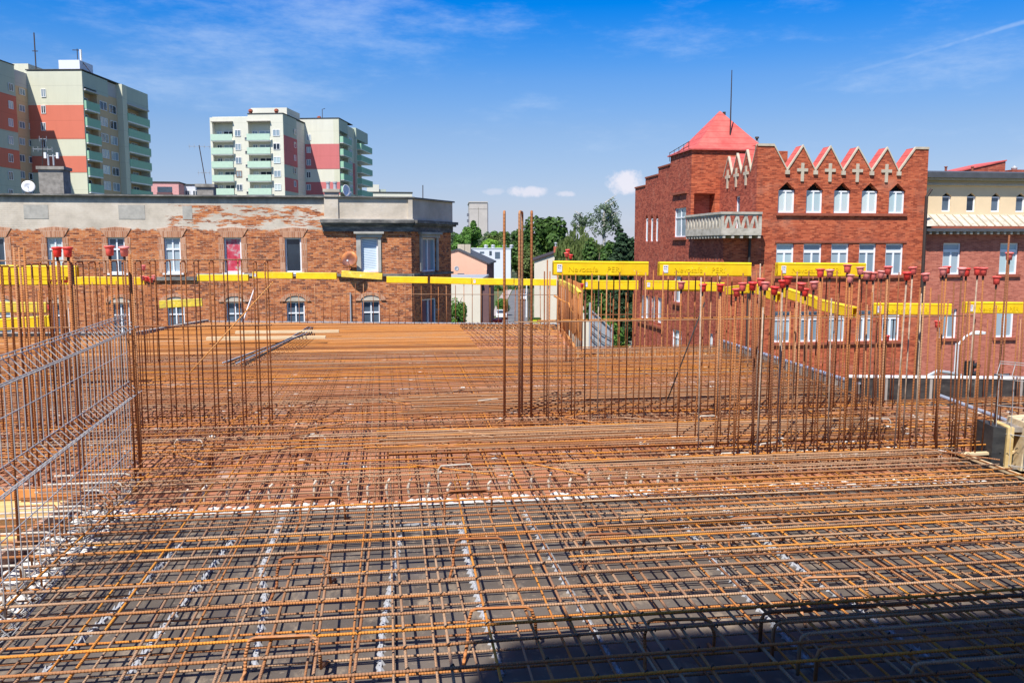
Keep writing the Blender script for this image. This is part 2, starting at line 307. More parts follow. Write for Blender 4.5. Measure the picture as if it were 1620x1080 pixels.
def prism(bm, O, U, Nn, pts, n0, n1):
    a = [bm.verts.new(O + U*u + UZ*z + Nn*n0) for u, z in pts]; b = [bm.verts.new(O + U*u + UZ*z + Nn*n1) for u, z in pts]
    try: bm.faces.new(a); bm.faces.new(b[::-1])
    except ValueError: pass
    k = len(pts)
    for i in range(k): bm.faces.new((a[i], b[i], b[(i+1) % k], a[(i+1) % k]))
def tube(bm, pts, r, seg=6, cap=True):
    pts = [V(p) for p in pts]; rings = []
    for i, p in enumerate(pts):
        d = (pts[min(i+1, len(pts)-1)] - pts[max(i-1, 0)]).normalized()
        a = d.orthogonal().normalized() if i == 0 else (prev - d*prev.dot(d)).normalized()
        prev = a; b = d.cross(a); rr = r[i] if isinstance(r, (list, tuple)) else r
        rings.append([bm.verts.new(p + (a*math.cos(t) + b*math.sin(t))*rr) for t in [2*math.pi*k/seg for k in range(seg)]])
    for r0, r1 in zip(rings, rings[1:]):
        for k in range(seg): bm.faces.new((r0[k], r0[(k+1) % seg], r1[(k+1) % seg], r1[k]))
    if cap: bm.faces.new(rings[0][::-1]); bm.faces.new(rings[-1])
def lathe(bm, c, prof, seg=12, ax=UZ):
    rings = []
    a = ax.orthogonal().normalized(); b = ax.cross(a)
    for r, z in prof: rings.append([bm.verts.new(V(c) + ax*z + (a*math.cos(t) + b*math.sin(t))*r) for t in [2*math.pi*k/seg for k in range(seg)]])
    for r0, r1 in zip(rings, rings[1:]):
        for k in range(seg): bm.faces.new((r0[k], r0[(k+1) % seg], r1[(k+1) % seg], r1[k]))
    bm.faces.new(rings[0][::-1]); bm.faces.new(rings[-1])
def wall(bm, O, U, Nn, u0, u1, z0, z1, holes, depth=.22, sides=True):
    """holes: (u0,u1,z0,z1[,apex]) ; grid of faces around them plus reveals"""
    us = {u0, u1}; zs = {z0, z1}; rect = []
    for h in holes:
        a, b, c, d = h[:4]; ap = h[4] if len(h) > 4 else 0
        us |= {a, b}; zs |= {c, d}
        if ap: zs.add(d+ap)
        rect.append((a, b, c, d+ap))
    us = sorted(u for u in us if u0 <= u <= u1); zs = sorted(z for z in zs if z0 <= z <= z1)
    P = lambda u, z, q=0: bm.verts.new(O + U*u + UZ*z + Nn*q)
    for i in range(len(us)-1):
        for k in range(len(zs)-1):
            cu, cz = (us[i]+us[i+1])/2, (zs[k]+zs[k+1])/2
            if us[i+1]-us[i] < 1e-5 or zs[k+1]-zs[k] < 1e-5: continue
            if any(a < cu < b and c < cz < d for a, b, c, d in rect): continue
            bm.faces.new((P(us[i], zs[k]), P(us[i+1], zs[k]), P(us[i+1], zs[k+1]), P(us[i], zs[k+1])))
    for h in holes:
        a, b, c, d = h[:4]; ap = h[4] if len(h) > 4 else 0
        loop = [(a, c), (b, c), (b, d)] + ([((a+b)/2, d+ap)] if ap else []) + [(a, d)]
        if ap:
            m = (a+b)/2
            bm.faces.new((P(a, d), P(m, d+ap), P(a, d+ap))); bm.faces.new((P(m, d+ap), P(b, d), P(b, d+ap)))
        for q in range(len(loop)):
            p1, p2 = loop[q], loop[(q+1) % len(loop)]
            bm.faces.new((P(*p1), P(*p2), P(*p2, -depth), P(*p1, -depth)))
def window(parent, O, U, Nn, a, b, c, d, style='double', depth=.18, pane='glass', frame='white_frame', fw_=.07, label=None):
    bm = B(); q0, q1 = -depth, -depth+.06
    def bar(u0, u1, z0, z1, o=0): obox(bm, O, U, Nn, u0, u1, q0, q1+o, z0, z1)
    bar(a, a+fw_, c, d); bar(b-fw_, b, c, d); bar(a+fw_, b-fw_, c, c+fw_); bar(a+fw_, b-fw_, d-fw_, d)
    m = (a+b)/2
    if style == 'double': bar(m-fw_*.6, m+fw_*.6, c+fw_, d-fw_, -.003)
    elif style == 'transom':
        t = d-(d-c)*.25; bar(a+fw_, b-fw_, t-fw_*.9, t+fw_*.9, -.003); bar(m-fw_*.6, m+fw_*.6, c+fw_, t-fw_*.9, -.006)
    elif style == 'cross':
        t = d-(d-c)*.33; bar(a+fw_, b-fw_, t-fw_*.5, t+fw_*.5, -.003); bar(m-fw_*.45, m+fw_*.45, c+fw_, t-fw_*.5, -.006); bar(m-fw_*.45, m+fw_*.45, t+fw_*.5, d-fw_, -.006)
    o = mkobj('window', bm, frame, parent, label)
    bm = B(); obox(bm, O, U, Nn, a+.01, b-.01, q0-.03, q0+.012, c+.01, d-.01); mkobj('pane', bm, pane, o)
    return o

# ================================================================ SETTING
bm = B(); s = 3000
vs = [bm.verts.new((x, y, 0)) for x, y in ((-s, -200), (s, -200), (s, s), (-s, s))]; bm.faces.new(vs); struct(mkobj('ground', bm, 'ground'))
def sheet(name, pts, z, mat):
    bm = B(); bm.faces.new([bm.verts.new((p[0], p[1], z)) for p in pts]); return struct(mkobj(name, bm, mat))
sheet('road', [(9, 95), (19.5, 95), (24.6, 148), (30.5, 190), (41.5, 254), (60, 330), (56, 334), (37, 256), (26, 190), (19.4, 148), (12, 112)], .008, 'asphalt')
sheet('pavement', [(17.5, 148), (19.2, 148), (25.8, 190), (36.8, 256), (35.0, 258), (24, 192)], .12, 'pavement')
sheet('side_road', [(14, 40), (60, 30), (60, 38), (18, 44)], .012, 'asphalt')
# air far off is clear here; hills close the horizon
def hill(x0, x1, y, h, seed):
    bm = B(); r = random.Random(seed); k = 60; rows = []
    for j, (dy, f) in enumerate(((-180, 0), (-90, .6), (0, 1), (150, .5))):
        rows.append([bm.verts.new((x0+(x1-x0)*i/k, y+dy, f*h*(.75+.25*math.sin(i*.35+seed)+.08*r.random()))) for i in range(k+1)])
    for a, b in zip(rows, rows[1:]):
        for i in range(k): bm.faces.new((a[i], a[i+1], b[i+1], b[i]))
    return struct(mkobj('hill', bm, 'ground', smooth=True))
hill(-900, 1200, 900, 13, 2)

# ================================================================ OLD TENEMENT (left)
T = empty('brick_tenement', (0, 0, 0), 'long old brick tenement with crumbling plaster top band and flat roof on the left', 'building')
NY = V((0, -1, 0)); W0 = V((0, 40, 0))
upper = [(-17.25, -16.55), (-14.84, -14.19), (-12.32, -11.61), (-9.95, -9.25), (-7.38, -6.63), (-4.72, -3.99), (-1.33, -0.55)]
lower = [(-17.2, -16.5), (-14.8, -14.1), (-12.3, -11.55), (-9.95, -9.2), (-7.38, -6.63), (-4.72, -3.92), (-1.33, -0.5)]
holes = [(a, b, 11.03, 12.6) for a, b in upper] + [(a, b, 8.1, 9.69) for a, b in lower]
bm = B(); wall(bm, W0, UX, NY, -26, .98, 0, 14.42, holes, .2); mkobj('wall', bm, 'brick_old', T)
CD = V((2.07, 3.4, 0)).normalized(); CN = V((CD.y, -CD.x, 0)); CP = V((.98, 40, 0))
def cu(x, y): return (onp(x, y, CP, CN)-CP).dot(CD)
c0, c1 = cu(667, 400), cu(690, 400)
bm = B(); wall(bm, CP, CD, CN, 0, 3.98, 0, 14.42, [(c0, c1, 11.0, 12.6), (c0, c1, 8.0, 9.7)], .2); mkobj('corner_wall', bm, 'brick_old', T, label='canted corner wall in the same old brick')  # same brick material as the long front wall
bm = B(); box(bm, -26, .9, 40.25, 52, 0, 14.3); mkobj('body', bm, 'tar_roof', T)
bm = B(); prism(bm, O0, UX, UY, [(0, 0)]*0 or [(.9, 0), (2.8, 0), (2.8, 14.3), (.9, 14.3)], 43.6, 52); mkobj('body', bm, 'tar_roof', T)
panes = ['glass', 'glass_pale', 'glass', 'glass_curtain', 'curtain_red', 'glass', 'blind_white']
sty = ['double', 'cross', 'cross', 'cross', 'single', 'single', 'single']
labs = [None]*4 + ['window with a red curtain', None, 'window with a pale slanting blind']
for (a, b), pn, st, lb in zip(upper, panes, sty, labs): window(T, W0, UX, NY, a, b, 11.03, 12.6, st, .14, pn, label=lb)
for i, (a, b) in enumerate(lower): window(T, W0, UX, NY, a, b, 8.1, 9.69, 'cross', .16, 'glass', fw_=.06)
window(T, CP, CD, CN, c0, c1, 11.0, 12.6, 'double', .14, 'glass_curtain'); window(T, CP, CD, CN, c0, c1, 8.0, 9.7, 'double', .14, 'glass')
for i, (a, b) in enumerate(upper[:6]):
    bm = B(); prism(bm, W0, UX, NY, [(a-.06, 12.6), (b+.06, 12.6), (b+.30, 13.0), ((a+b)/2, 13.06), (a-.30, 12.98)], -.02, .03); mkobj('lintel', bm, 'brick_old_lintel', T)
    bm = B()
    for q0, q1 in ((a-.24, a), (b, b+.24)):
        obox(bm, W0, UX, NY, q0, q1, -.02, .018, 11.03, 12.6)
    mkobj('window_surround', bm, 'brick_old_lintel', T)
    bm = B(); obox(bm, W0, UX, NY, a-.1, b+.1, -.15, .08, 10.95, 11.03); mkobj('sill', bm, 'white_paint', T)
for i, (a, b) in enumerate(lower):
    m = (a+b)/2; arc = lambda r, k=8, up=9.72: [(m + math.cos(t)*r, up + math.sin(t)*r*.55) for t in [math.pi*(.0+i/k) for i in range(k+1)]]
    bm = B(); prism(bm, W0, UX, NY, arc(.46), -.02, .012); mkobj('blind_arch', bm, 'old_plaster', T)
    bm = B(); o_, i_ = arc(.70), arc(.46)
    for q in range(8): prism(bm, W0, UX, NY, [i_[q], i_[q+1], o_[q+1], o_[q]], -.02, .05)
    mkobj('arch', bm, 'brick_old_lintel', T)
# belt course between the floors
bm = B(); obox(bm, W0, UX, NY, -26, -8.6, -.02, .10, 10.70, 10.86); mkobj('belt_course', bm, 'soot_plaster', T)
bm = B(); obox(bm, W0, UX, NY, -8.6, -2.4, -.02, .05, 10.86, 11.0); mkobj('belt_course', bm, 'sill_stone', T)
bm = B(); obox(bm, W0, UX, NY, -2.4, 1.0, -.02, .14, 10.84, 10.95); obox(bm, CP, CD, CN, -.02, 3.98, -.02, .14, 10.84, 10.95); mkobj('belt_course', bm, 'soot_plaster', T)
# right hand bay: parapet, ledge, frieze, window hood
bm = B(); obox(bm, W0, UX, NY, -2.92, 1.0, -.02, .10, 13.41, 14.38); mkobj('parapet', bm, 'old_plaster', T)
bm = B(); obox(bm, CP, CD, CN, -.06, 3.98, -.02, .10, 13.41, 14.38); mkobj('parapet', bm, 'old_plaster', T)
for a, b in ((-2.92, -2.3), (.85, 1.05)): bm = B(); obox(bm, W0, UX, NY, a, b, .1, .18, 13.42, 14.37); mkobj('parapet_pilaster', bm, 'old_plaster', T)
bm = B()
for (zz0, zz1, q) in ((13.27, 13.41, .36), (13.18, 13.27, .26), (12.88, 13.18, .10)):
    obox(bm, W0, UX, NY, -3.0-q*.3, 1.0+q*.3, -.02, q, zz0, zz1); obox(bm, CP, CD, CN, -.04, 4.0+q*.3, -.02, q, zz0, zz1)
mkobj('cornice', bm, 'soot_plaster', T)
bm = B(); obox(bm, W0, UX, NY, -3.0, 1.1, .0, .30, 13.41, 13.45); mkobj('cornice_ledge', bm, 'sill_stone', T)
for (P_, U_, N_, a, b) in ((W0, UX, NY, -1.33, -.55), (CP, CD, CN, c0, c1)):
    bm = B(); obox(bm, P_, U_, N_, a-.3, b+.28, -.02, .22, 12.78, 12.88); obox(bm, P_, U_, N_, a-.2, b+.2, -.02, .12, 12.62, 12.78); mkobj('window_hood', bm, 'sill_stone', T)
    bm = B(); obox(bm, P_, U_, N_, a-.2, a-.0, -.02, .07, 11.03, 12.62); obox(bm, P_, U_, N_, b+.0, b+.14, -.02, .07, 11.03, 12.62); mkobj('window_surround', bm, 'sill_stone', T)
bm = B(); obox(bm, W0, UX, NY, -26, -2.9, -.4, .16, 14.40, 14.47); obox(bm, W0, UX, NY, -2.9, 1.15, -.4, .22, 14.40, 14.46); obox(bm, CP, CD, CN, -.1, 4.05, -.4, .2, 14.38, 14.45); mkobj('roof_edge', bm, 'soot_plaster', T)
for a, b, c, d in ((-16.9, -15.9, 13.4, 14.0), (-13.0, -11.9, 13.4, 14.02), (-10.3, -9.9, 13.4, 14.0), (-19.2, -18.2, 13.4, 14.0)): bm = B(); obox(bm, W0, UX, NY, a+1.2, b+1.2, -.01, .012, c, d); mkobj('plaster_patch', bm, 'sill_stone', T)
# rooftop chimneys, dish, aerials
def chimney(px0, px1, ytop, Y, d, mat, label, pots=0):
    a, b = atY(px0, ytop, Y), atY(px1, ytop, Y); e = empty('chimney', (a.x, Y, 14.3), label, 'chimney')
    w_ = b.x-a.x; h = a.z-14.3
    bm = B(); box(bm, 0, w_, 0, d, 0, h-.14); mkobj('stack', bm, mat, e)
    bm = B(); box(bm, -.07, w_+.07, -.07, d+.07, h-.14, h); mkobj('chimney_cap', bm, mat, e)
    for k in range(pots):
        bm = B(); lathe(bm, (w_*(k+.5)/pots, d/2, h), [(.09, 0), (.08, .28), (.11, .3), (.11, .36)]); mkobj('chimney_pot', bm, 'metal_grey', e)
    return e
chimney(60, 99, 263, 41.5, .9, 'chimney_render', 'large grey rendered chimney on the tenement roof beside the white dish')
chimney(311, 337, 291, 42, .7, 'chimney_render', 'small grey chimney on the tenement roof below a leaning aerial')
chimney(513, 535, 299, 42, .6, 'old_plaster', 'pale chimney with paired metal vents on the tenement roof', 2)
def aerial(name, p, top, arms, label, cat='aerial'):
    e = empty(name, p, label, cat); t = V(top)-V(p)
    bm = B(); tube(bm, [(0, 0, 0), t], .022, 5); mkobj('mast', bm, 'pipe_dark', e)
    for f, w_, q in arms:
        bm = B(); c = t*f; tube(bm, [c-V((w_/2, 0, 0)), c+V((w_/2, 0, 0))], .014, 4)
        for k in range(q): x = -w_/2+w_*k/(q-1); tube(bm, [c+V((x, -.15, 0)), c+V((x, .15, 0))], .008, 4); tube(bm, [c+V((x, 0, -.12)), c+V((x, 0, .12))], .008, 4)
        mkobj('aerial_arm', bm, 'metal_grey', e)
def Ya(x, y, Y): return tuple(atY(x, y, Y))
aerial('aerial', Ya(326, 292, 42.2), Ya(315, 230, 42.2), [(.97, .9, 5), (.3, .5, 4)], 'leaning roof aerial on the small grey tenement chimney')
aerial('aerial', Ya(67, 262, 41.9), Ya(68, 215, 41.9), [(.55, .8, 5), (.9, .3, 3)], 'dark upright aerial above the large grey tenement chimney')
aerial('aerial', (atY(669, 316, 42).x, 42, 14.3), Ya(669, 293, 42), [], 'thin bare pole on the tenement roof near its corner')
e = empty('antenna_cluster', Ya(77, 262, 41.8), 'pair of white panel antennas on the large tenement chimney', 'antenna')
bm = B(); tube(bm, [(0, 0, 0), (0, 0, .5)], .04); tube(bm, [(.22, 0, 0), (.22, 0, .5)], .04); tube(bm, [(-.12, 0, .42), (.4, 0, .42)], .02); mkobj('bracket', bm, 'metal_grey', e)
for x in (-.12, .4): bm = B(); box(bm, x-.05, x+.05, -.05, .05, .32, .58); mkobj('panel_antenna', bm, 'white_paint', e)
def dish(name, c, r, face, mat, label, thing=True, arm=True):
    e = empty(name, c, label, 'satellite dish'); f = V(face).normalized()
    bm = B(); lathe(bm, (0, 0, 0), [(.01, 0), (r*.5, .03*r/.3), (r, .14*r/.3*.8), (r*1.02, .12*r/.3*.8), (r*.5, -.01), (.01, -.03)], 20, f); mkobj('dish', bm, mat, e, smooth=True)
    if arm:
        bm = B(); tube(bm, [V((0, 0, -r*.9)), V((0, 0, -r*.4))+f*r*1.1], .012, 5); lathe(bm, V((0, 0, -r*.4))+f*r*1.05, [(.03, 0), (.045, .06)], 8, f); mkobj('feed_arm', bm, 'metal_grey', e)
        bm = B(); tube(bm, [(0, 0, 0), -f*.2, -f*.2+V((0, 0, -r*1.2))], .02, 5); mkobj('bracket', bm, 'pipe_dark', e)
    return e
dish('satellite_dish', Ya(45, 296, 41.3), .27, (.35, -1, .25), 'white_paint', 'white round satellite dish on the tenement roof')
dish('satellite_dish', Ya(554, 411, 39.6), .37, (-.25, -1, .3), 'dish_rust', 'rusty satellite dish on the brick wall by the blind window')
dish('satellite_dish', Ya(546, 303, 41.4), .30, (.9, -.6, .2), 'white_paint', 'pale satellite dish beside the chimney with paired vents')
e = empty('overflow_pipe', (.58-2.42, 39.93, 8.2), 'thin pale pipe running up the tenement wall', 'pipe'); bm = B(); tube(bm, [(0, 0, 0), (0, 0, 1.9)], .035); mkobj('pipe', bm, 'metal_grey', e)

# ================================================================ RED SCHOOL (right)
S = empty('red_brick_school', (0, 0, 0), 'large red brick building with zigzag gables, stone crosses and red pyramid roof', 'building')
F0 = V((0, 45, 0)); XA, XB, XR = 18.1, 19.92, 30.02
L0 = V((XA, 0, 0)); NX = V((-1, 0, 0)); L1 = V((XB, 0, 0)); K0 = V((0, 50.3, 0))
arch_c = [atY(p, 320, 45).x for p in (1244.3, 1288.5, 1332.3, 1376, 1419)]
low_c = [(atY(a, 400, 45).x, atY(b, 400, 45).x) for a, b in ((1228, 1256), (1271, 1300), (1315, 1343), (1359, 1386), (1401, 1429))]
r1 = [(c-.49, c+.49, 14.05, 15.28, .45) for c in arch_c]
r2 = [(a, b, 10.61, 12.36) for a, b in low_c]; r3 = [(a, b, 6.86, 8.6) for a, b in low_c]; r4 = [(a+.02, b-.02, 4.02, 4.72) for a, b in low_c]
door = (atY(1150, 330, 45).x,)*2
bm = B(); wall(bm, F0, UX, NY, XA, XR, 0, 12.95, r2+r3+r4, .25); mkobj('wall', bm, 'brick_red', S)
bm = B(); wall(bm, F0, UX, NY, XB, XR, 12.95, 16.38, r1, .45); mkobj('wall', bm, 'brick_red', S)
for h in r1:
    window(S, F0, UX, NY, h[0], h[1], h[2], h[3], 'double', .2, 'glass_pale', fw_=.075)
    bm = B(); m = (h[0]+h[1])/2; prism(bm, F0, UX, NY, [(h[0], 15.28), (h[1], 15.28), (m, 15.73)], -.44, -.40); mkobj('niche_back', bm, 'shade_black', S)  # niche back coloured near black, painting in the shade under the point
for i, h in enumerate(r2): window(S, F0, UX, NY, *h, 'transom', .16, ['glass_pale', 'glass_curtain', 'glass_curtain', 'glass_curtain', 'glass_curtain'][i], fw_=.085)
for h in r3: window(S, F0, UX, NY, *h, 'transom', .16, 'glass_curtain', fw_=.085)
for h in r4: window(S, F0, UX, NY, *h, 'transom', .16, 'glass', fw_=.07)
for a, b, z in ((arch_c[0]-.6, arch_c[4]+.6, 13.95), (low_c[0][0]-.1, low_c[4][1]+.1, 10.5), (low_c[0][0]-.1, low_c[4][1]+.1, 6.75)):
    bm = B(); obox(bm, F0, UX, NY, a, b, -.05, .12, z-.06, z+.08); mkobj('sill', bm, 'red_brickish', S)
bm = B(); obox(bm, F0, UX, NY, low_c[0][0]-.1, low_c[4][1]+.15, -.05, .05, 12.40, 12.52); mkobj('lintel_band', bm, 'red_brickish', S)
# zigzag gables
gx = [XB, 20.85, 21.65, 22.53, 23.29, 24.15, 24.93, 25.77, 26.62, 27.51, 28.25, 29.2, XR]
gz = [17.71, 17.71, 16.38, 17.70, 16.38, 17.68, 16.38, 17.66, 16.38, 17.66, 16.38, 17.68, 17.68]
bm = B()
prism(bm, F0, UX, NY, [(XB, 16.38), (21.65, 16.38), (20.85, 17.71), (XB, 17.71)], -.4, 0)
for k in (2, 4, 6, 8): prism(bm, F0, UX, NY, [(gx[k], 16.38), (gx[k+2], 16.38), (gx[k+1], gz[k+1])], -.4, 0)
prism(bm, F0, UX, NY, [(28.25, 16.38), (XR, 16.38), (XR, 17.68), (29.2, 17.68)], -.4, 0)
mkobj('gable', bm, 'brick_red', S)
def coping(P_, U_, N_, a, b, t=.13, w0=-.10, w1=.10, mat='cream_stone'):
    bm = B(); (u0, z0), (u1, z1) = a, b
    prism(bm, P_, U_, N_, [(u0, z0-t*.9), (u1, z1-t*.9), (u1, z1+.06), (u0, z0+.06)], w0, w1); mkobj('coping', bm, mat, S)
for k in range(12): coping(F0, UX, NY, (gx[k], gz[k]), (gx[k+1], gz[k+1]), .075, w1=.05)
for k in (2, 4, 6, 8, 10):
    bm = B(); obox(bm, F0, UX, NY, gx[k]-.12, gx[k]+.12, -.05, .10, 16.14, 16.36); mkobj('corbel', bm, 'cream_stone', S)
def cross(P_, U_, N_, u, z0, z1, w):
    bm = B(); h = z1-z0; t = .085; zc = z0+h*.62
    prism(bm, P_, U_, N_, [(u-t, z0), (u+t, z0), (u+t, zc-t), (u+w, zc-t), (u+w, zc+t), (u+t, zc+t), (u+t, z1), (u-t, z1), (u-t, zc+t), (u-w, zc+t), (u-w, zc-t), (u-t, zc-t)], -.02, .07); mkobj('stone_cross', bm, 'cream_stone', S)
for k in (3, 5, 7, 9): cross(F0, UX, NY, gx[k], 15.76, 16.76, .31)
# roof behind the gables
def ridge(bm, P_, U_, Nn, u0, z0, um, zm, u1, z1, n0, n1):
    q = [[bm.verts.new(P_ + U_*u + UZ*z + Nn*n) for n in (n0, n1)] for u, z in ((u0, z0), (um, zm), (u1, z1))]
    for a, b in zip(q, q[1:]): bm.faces.new((a[0], a[1], b[1], b[0]))
bm = B()
for k in (3, 5, 7, 9): ridge(bm, F0, UX, NY, gx[k-1], 16.40, gx[k], gz[k]+.02, gx[k+1], 16.40, -.06, -.85)
ridge(bm, F0, UX, NY, 19.93, 17.72, 20.85, 17.73, 21.65, 16.40, -.06, -.85); ridge(bm, F0, UX, NY, 28.25, 16.40, 29.2, 17.70, 30.0, 17.70, -.06, -.85)
mkobj('roof', bm, 'red_roof', S)
for k in (2, 4, 6, 8, 10):      # little dormers in the valleys
    d = B(); x = gx[k]+.02; prism(d, F0, UX, NY, [(x-.2, 16.45), (x+.2, 16.45), (x+.2, 16.75), (x, 17.05), (x-.2, 16.75)], -2.4, -1.8); o = mkobj('roof_vent', d, 'cream_stone', S)
    d = B(); prism(d, F0, UX, NY, [(x-.11, 16.5), (x+.11, 16.5), (x, 16.88)], -1.8, -1.78); mkobj('opening', d, 'shade_black', o)
# side return facing left, with three crosses
sw = atX(1163, 320, XB).y, atX(1170.5, 320, XB).y
bm = B(); wall(bm, L1, UY, NX, 45, 50.3, 12.95, 16.36, [(sw[1], sw[0], 13.0, 15.1)], .25)
vy = [45.0, 45.15, 45.8, 46.42, 47.1, 47.8, 48.44, 49.07, 49.76]; vz = [17.71, 17.71, 16.36, 17.55, 16.36, 17.5, 16.36, 17.45, 16.36]
prism(bm, L1, UY, NX, [(45.004, 16.36), (45.8, 16.36), (45.15, 17.70), (45.004, 17.70)], -.39, .004)
for k in (2, 4, 6): prism(bm, L1, UY, NX, [(vy[k], 16.36), (vy[k+2], 16.36), (vy[k+1], vz[k+1])], -.4, 0)
mkobj('wall', bm, 'brick_side', S)
window(S, L1, UY, NX, sw[1], sw[0], 13.0, 15.1, 'single', .18, 'glass', label='narrow balcony door window')
for k in range(1, 8): coping(L1, UY, NX, (vy[k], vz[k]), (vy[k+1], vz[k+1]), .06, w1=.04)
for k in (3, 5, 7): cross(L1, UY, NX, vy[k], 15.62, 16.7, .31)
bm = B()
for k in (3, 5, 7): ridge(bm, L1, UY, NX, vy[k-1], 16.38, vy[k], vz[k]+.02, vy[k+1], 16.38, -.06, -.8)
mkobj('roof', bm, 'red_roof', S)
# long left face with stepped parapet
def yr(x, y): return atX(x, y, XA).y
hl = []
for (xa, xb, ya, yb, st, ap) in ((1067, 1086, 283, 303, 'double', 0), (1067, 1085, 329, 375, 'cross', 0), (1021, 1025, 346, 382, 'single', .35), (1029, 1033, 346, 382, 'single', .35), (1037, 1041, 346, 382, 'single', .35),
      (1012, 1018, 467, 503, 'single', 0), (1021, 1027, 468, 505, 'single', 0), (1030, 1036, 469, 508, 'single', 0), (1040, 1046, 471, 511, 'single', 0), (1066, 1079, 437, 478, 'cross', 0), (1063, 1078, 522, 560, 'cross', 0), (1120, 1127, 527, 575, 'double', 0)):
    a, b = yr(xb, (ya+yb)/2), yr(xa, (ya+yb)/2); xm = (xa+xb)/2; hl.append((a, b, atX(xm, yb, XA).z, atX(xm, ya, XA).z, ap, st))
bm = B(); wall(bm, L0, UY, NX, 45, 50.3, 0, 12.95, [h[:5] for h in hl if h[1] < 50.3], .25); wall(bm, L0, UY, NX, 50.3, 62.3, 0, 16.45, [h[:5] for h in hl if h[0] > 50.3 and h[3] < 16], .25)
for y0, y1, z1 in ((59.75, 62.3, 16.47), (56.8, 59.75, 17.0), (54.3, 56.8, 17.45), (50.3, 54.3, 17.98)): obox(bm, L0, UY, NX, y0+(.004 if y0 < 51 else 0), y1, -.4, 0, 16.45, z1)
mkobj('side_wall', bm, 'brick_side', S, label='long weathered left side wall')
for y0, y1, z1 in ((59.75, 62.32, 16.47), (56.8, 59.75, 17.0), (54.3, 56.8, 17.45), (50.3, 54.3, 17.98)): bm = B(); obox(bm, L0, UY, NX, y0, y1, -.42, .06, z1, z1+.1); mkobj('parapet_cap', bm, 'red_brickish', S)
for h in hl:
    window(S, L0, UY, NX, *h[:4], h[5], .12, 'glass_curtain', fw_=.07)
    if h[1]-h[0] > .9: bm = B(); obox(bm, L0, UY, NX, h[0]-.15, h[1]+.15, -.03, .14, h[2]-.18, h[2]-.03); mkobj('sill', bm, 'red_brickish', S)
bm = B(); obox(bm, L0, UY, NX, hl[8][0]-.3, hl[5][1]+.3, -.03, .12, hl[5][2]-.35, hl[5][2]-.2); mkobj('sill', bm, 'red_brickish', S)
lg = (atY(1098, 320, 50.3).x, atY(1131, 320, 50.3).x)
bm = B(); wall(bm, K0, UX, NY, XA, XB+.0, 12.95, 18.0, [(lg[0], lg[1], 13.0, 15.4)], .9); mkobj('wall', bm, 'brick_red', S)
bm = B(); obox(bm, K0, UX, NY, lg[0], lg[1], -.95, -.9, 13, 15.4); mkobj('loggia_back', bm, 'brick_pink', S)
bm = B(); obox(bm, K0, UX, NY, XB, 24.2, -.4, 0, 16.3, 18.0); mkobj('wall', bm, 'brick_red', S)
# bodies so that no view sees through
bm = B(); box(bm, XA+.5, XR-.3, 45.55, 50.2, 0, 12.9); box(bm, XB+.55, XR-.3, 45.6, 51, 12.9, 16.3); box(bm, XA+.95, 24, 51.3, 62.2, 0, 16.3); box(bm, 24, XR-.3, 51, 60, 0, 16.2); mkobj('inner_mass', bm, 'tar_roof', S)
# pyramid roof, flared
bm = B(); ex0, ex1, ey0, ey1 = 17.98, 23.3, 50.15, 54.6; cx, cy = 20.62, 52.4; rings = []
for f, z in ((1, 17.98), (1.0, 18.05), (.76, 18.36), (.56, 18.95), (.38, 19.5), (.012, 20.62)): rings.append([bm.verts.new((cx+(x-cx)*f, cy+(y-cy)*f, z)) for x, y in ((ex0, ey0), (ex1, ey0), (ex1, ey1), (ex0, ey1))])
for a, b in zip(rings, rings[1:]):
    for k in range(4): bm.faces.new((a[k], a[(k+1) % 4], b[(k+1) % 4], b[k]))
bm.faces.new(rings[0][::-1]); bm.faces.new(rings[-1]); mkobj('pyramid_roof', bm, 'red_roof', S)
bm = B(); box(bm, 20.85, 21.0, 52.4, 52.55, 20.1, 20.6); mkobj('roof_vent', bm, 'pipe_dark', S)
bm = B()
for z in (18.25, 18.5): tube(bm, [(18.0, 50.6, z), (18.0, 54.2, z-.3)], .02, 4)
for k in range(5): y = 50.6+k*.9; tube(bm, [(18.0, y, 17.9-.06*k), (18.0, y, 18.52-.07*k)], .02, 4)
mkobj('roof_rail', bm, 'pipe_dark', S)
bm = B(); p = atY(1155, 215, 51.2); tube(bm, [p, V((p.x, 51.2, 22.9))], [.045, .025], 6); mkobj('lightning_rod', bm, 'pipe_dark', S)
# balcony on the cut corner
bx0, bx1, by0, by1, bz0, bz1 = 17.62, 19.9, 44.15, 49.8, 12.93, 14.05
bm = B(); box(bm, bx0, bx1, by0, 45, bz0-.12, bz0+.1); box(bm, bx0, XA+.6, 45, by1, bz0-.12, bz0+.1); box(bm, XA+.6, XB-.01, 45, 50.28, bz0-.1, bz0+.05); bal = mkobj('balcony', bm, 'balcony_stone', S, label='corner balcony with pierced stone parapet')
def pierced(bm, P_, U_, Nn, a, b, n, t=.14):
    """parapet panel with alternating upright/inverted triangular openings"""
    z0, z1 = bz0+.1, bz1-.12; zA, zB = z0+.15, z1-.08; w_ = (b-a)/n
    prism(bm, P_, U_, Nn, [(a, z0), (b, z0), (b, zA), (a, zA)], -t, 0); prism(bm, P_, U_, Nn, [(a, zB), (b, zB), (b, z1), (a, z1)], -t, 0)
    for k in range(n):
        u = a+w_*k; bar = .16*w_
        prism(bm, P_, U_, Nn, [(u, zA), (u+bar*1.6, zA), (u+w_/2+bar*.4, zB), (u+w_/2-bar*.9, zB)], -t, 0); prism(bm, P_, U_, Nn, [(u+w_/2-bar*.4, zB), (u+w_/2+bar*.9, zB), (u+w_, zA), (u+w_-bar*1.6, zA)], -t+.004, -.004)
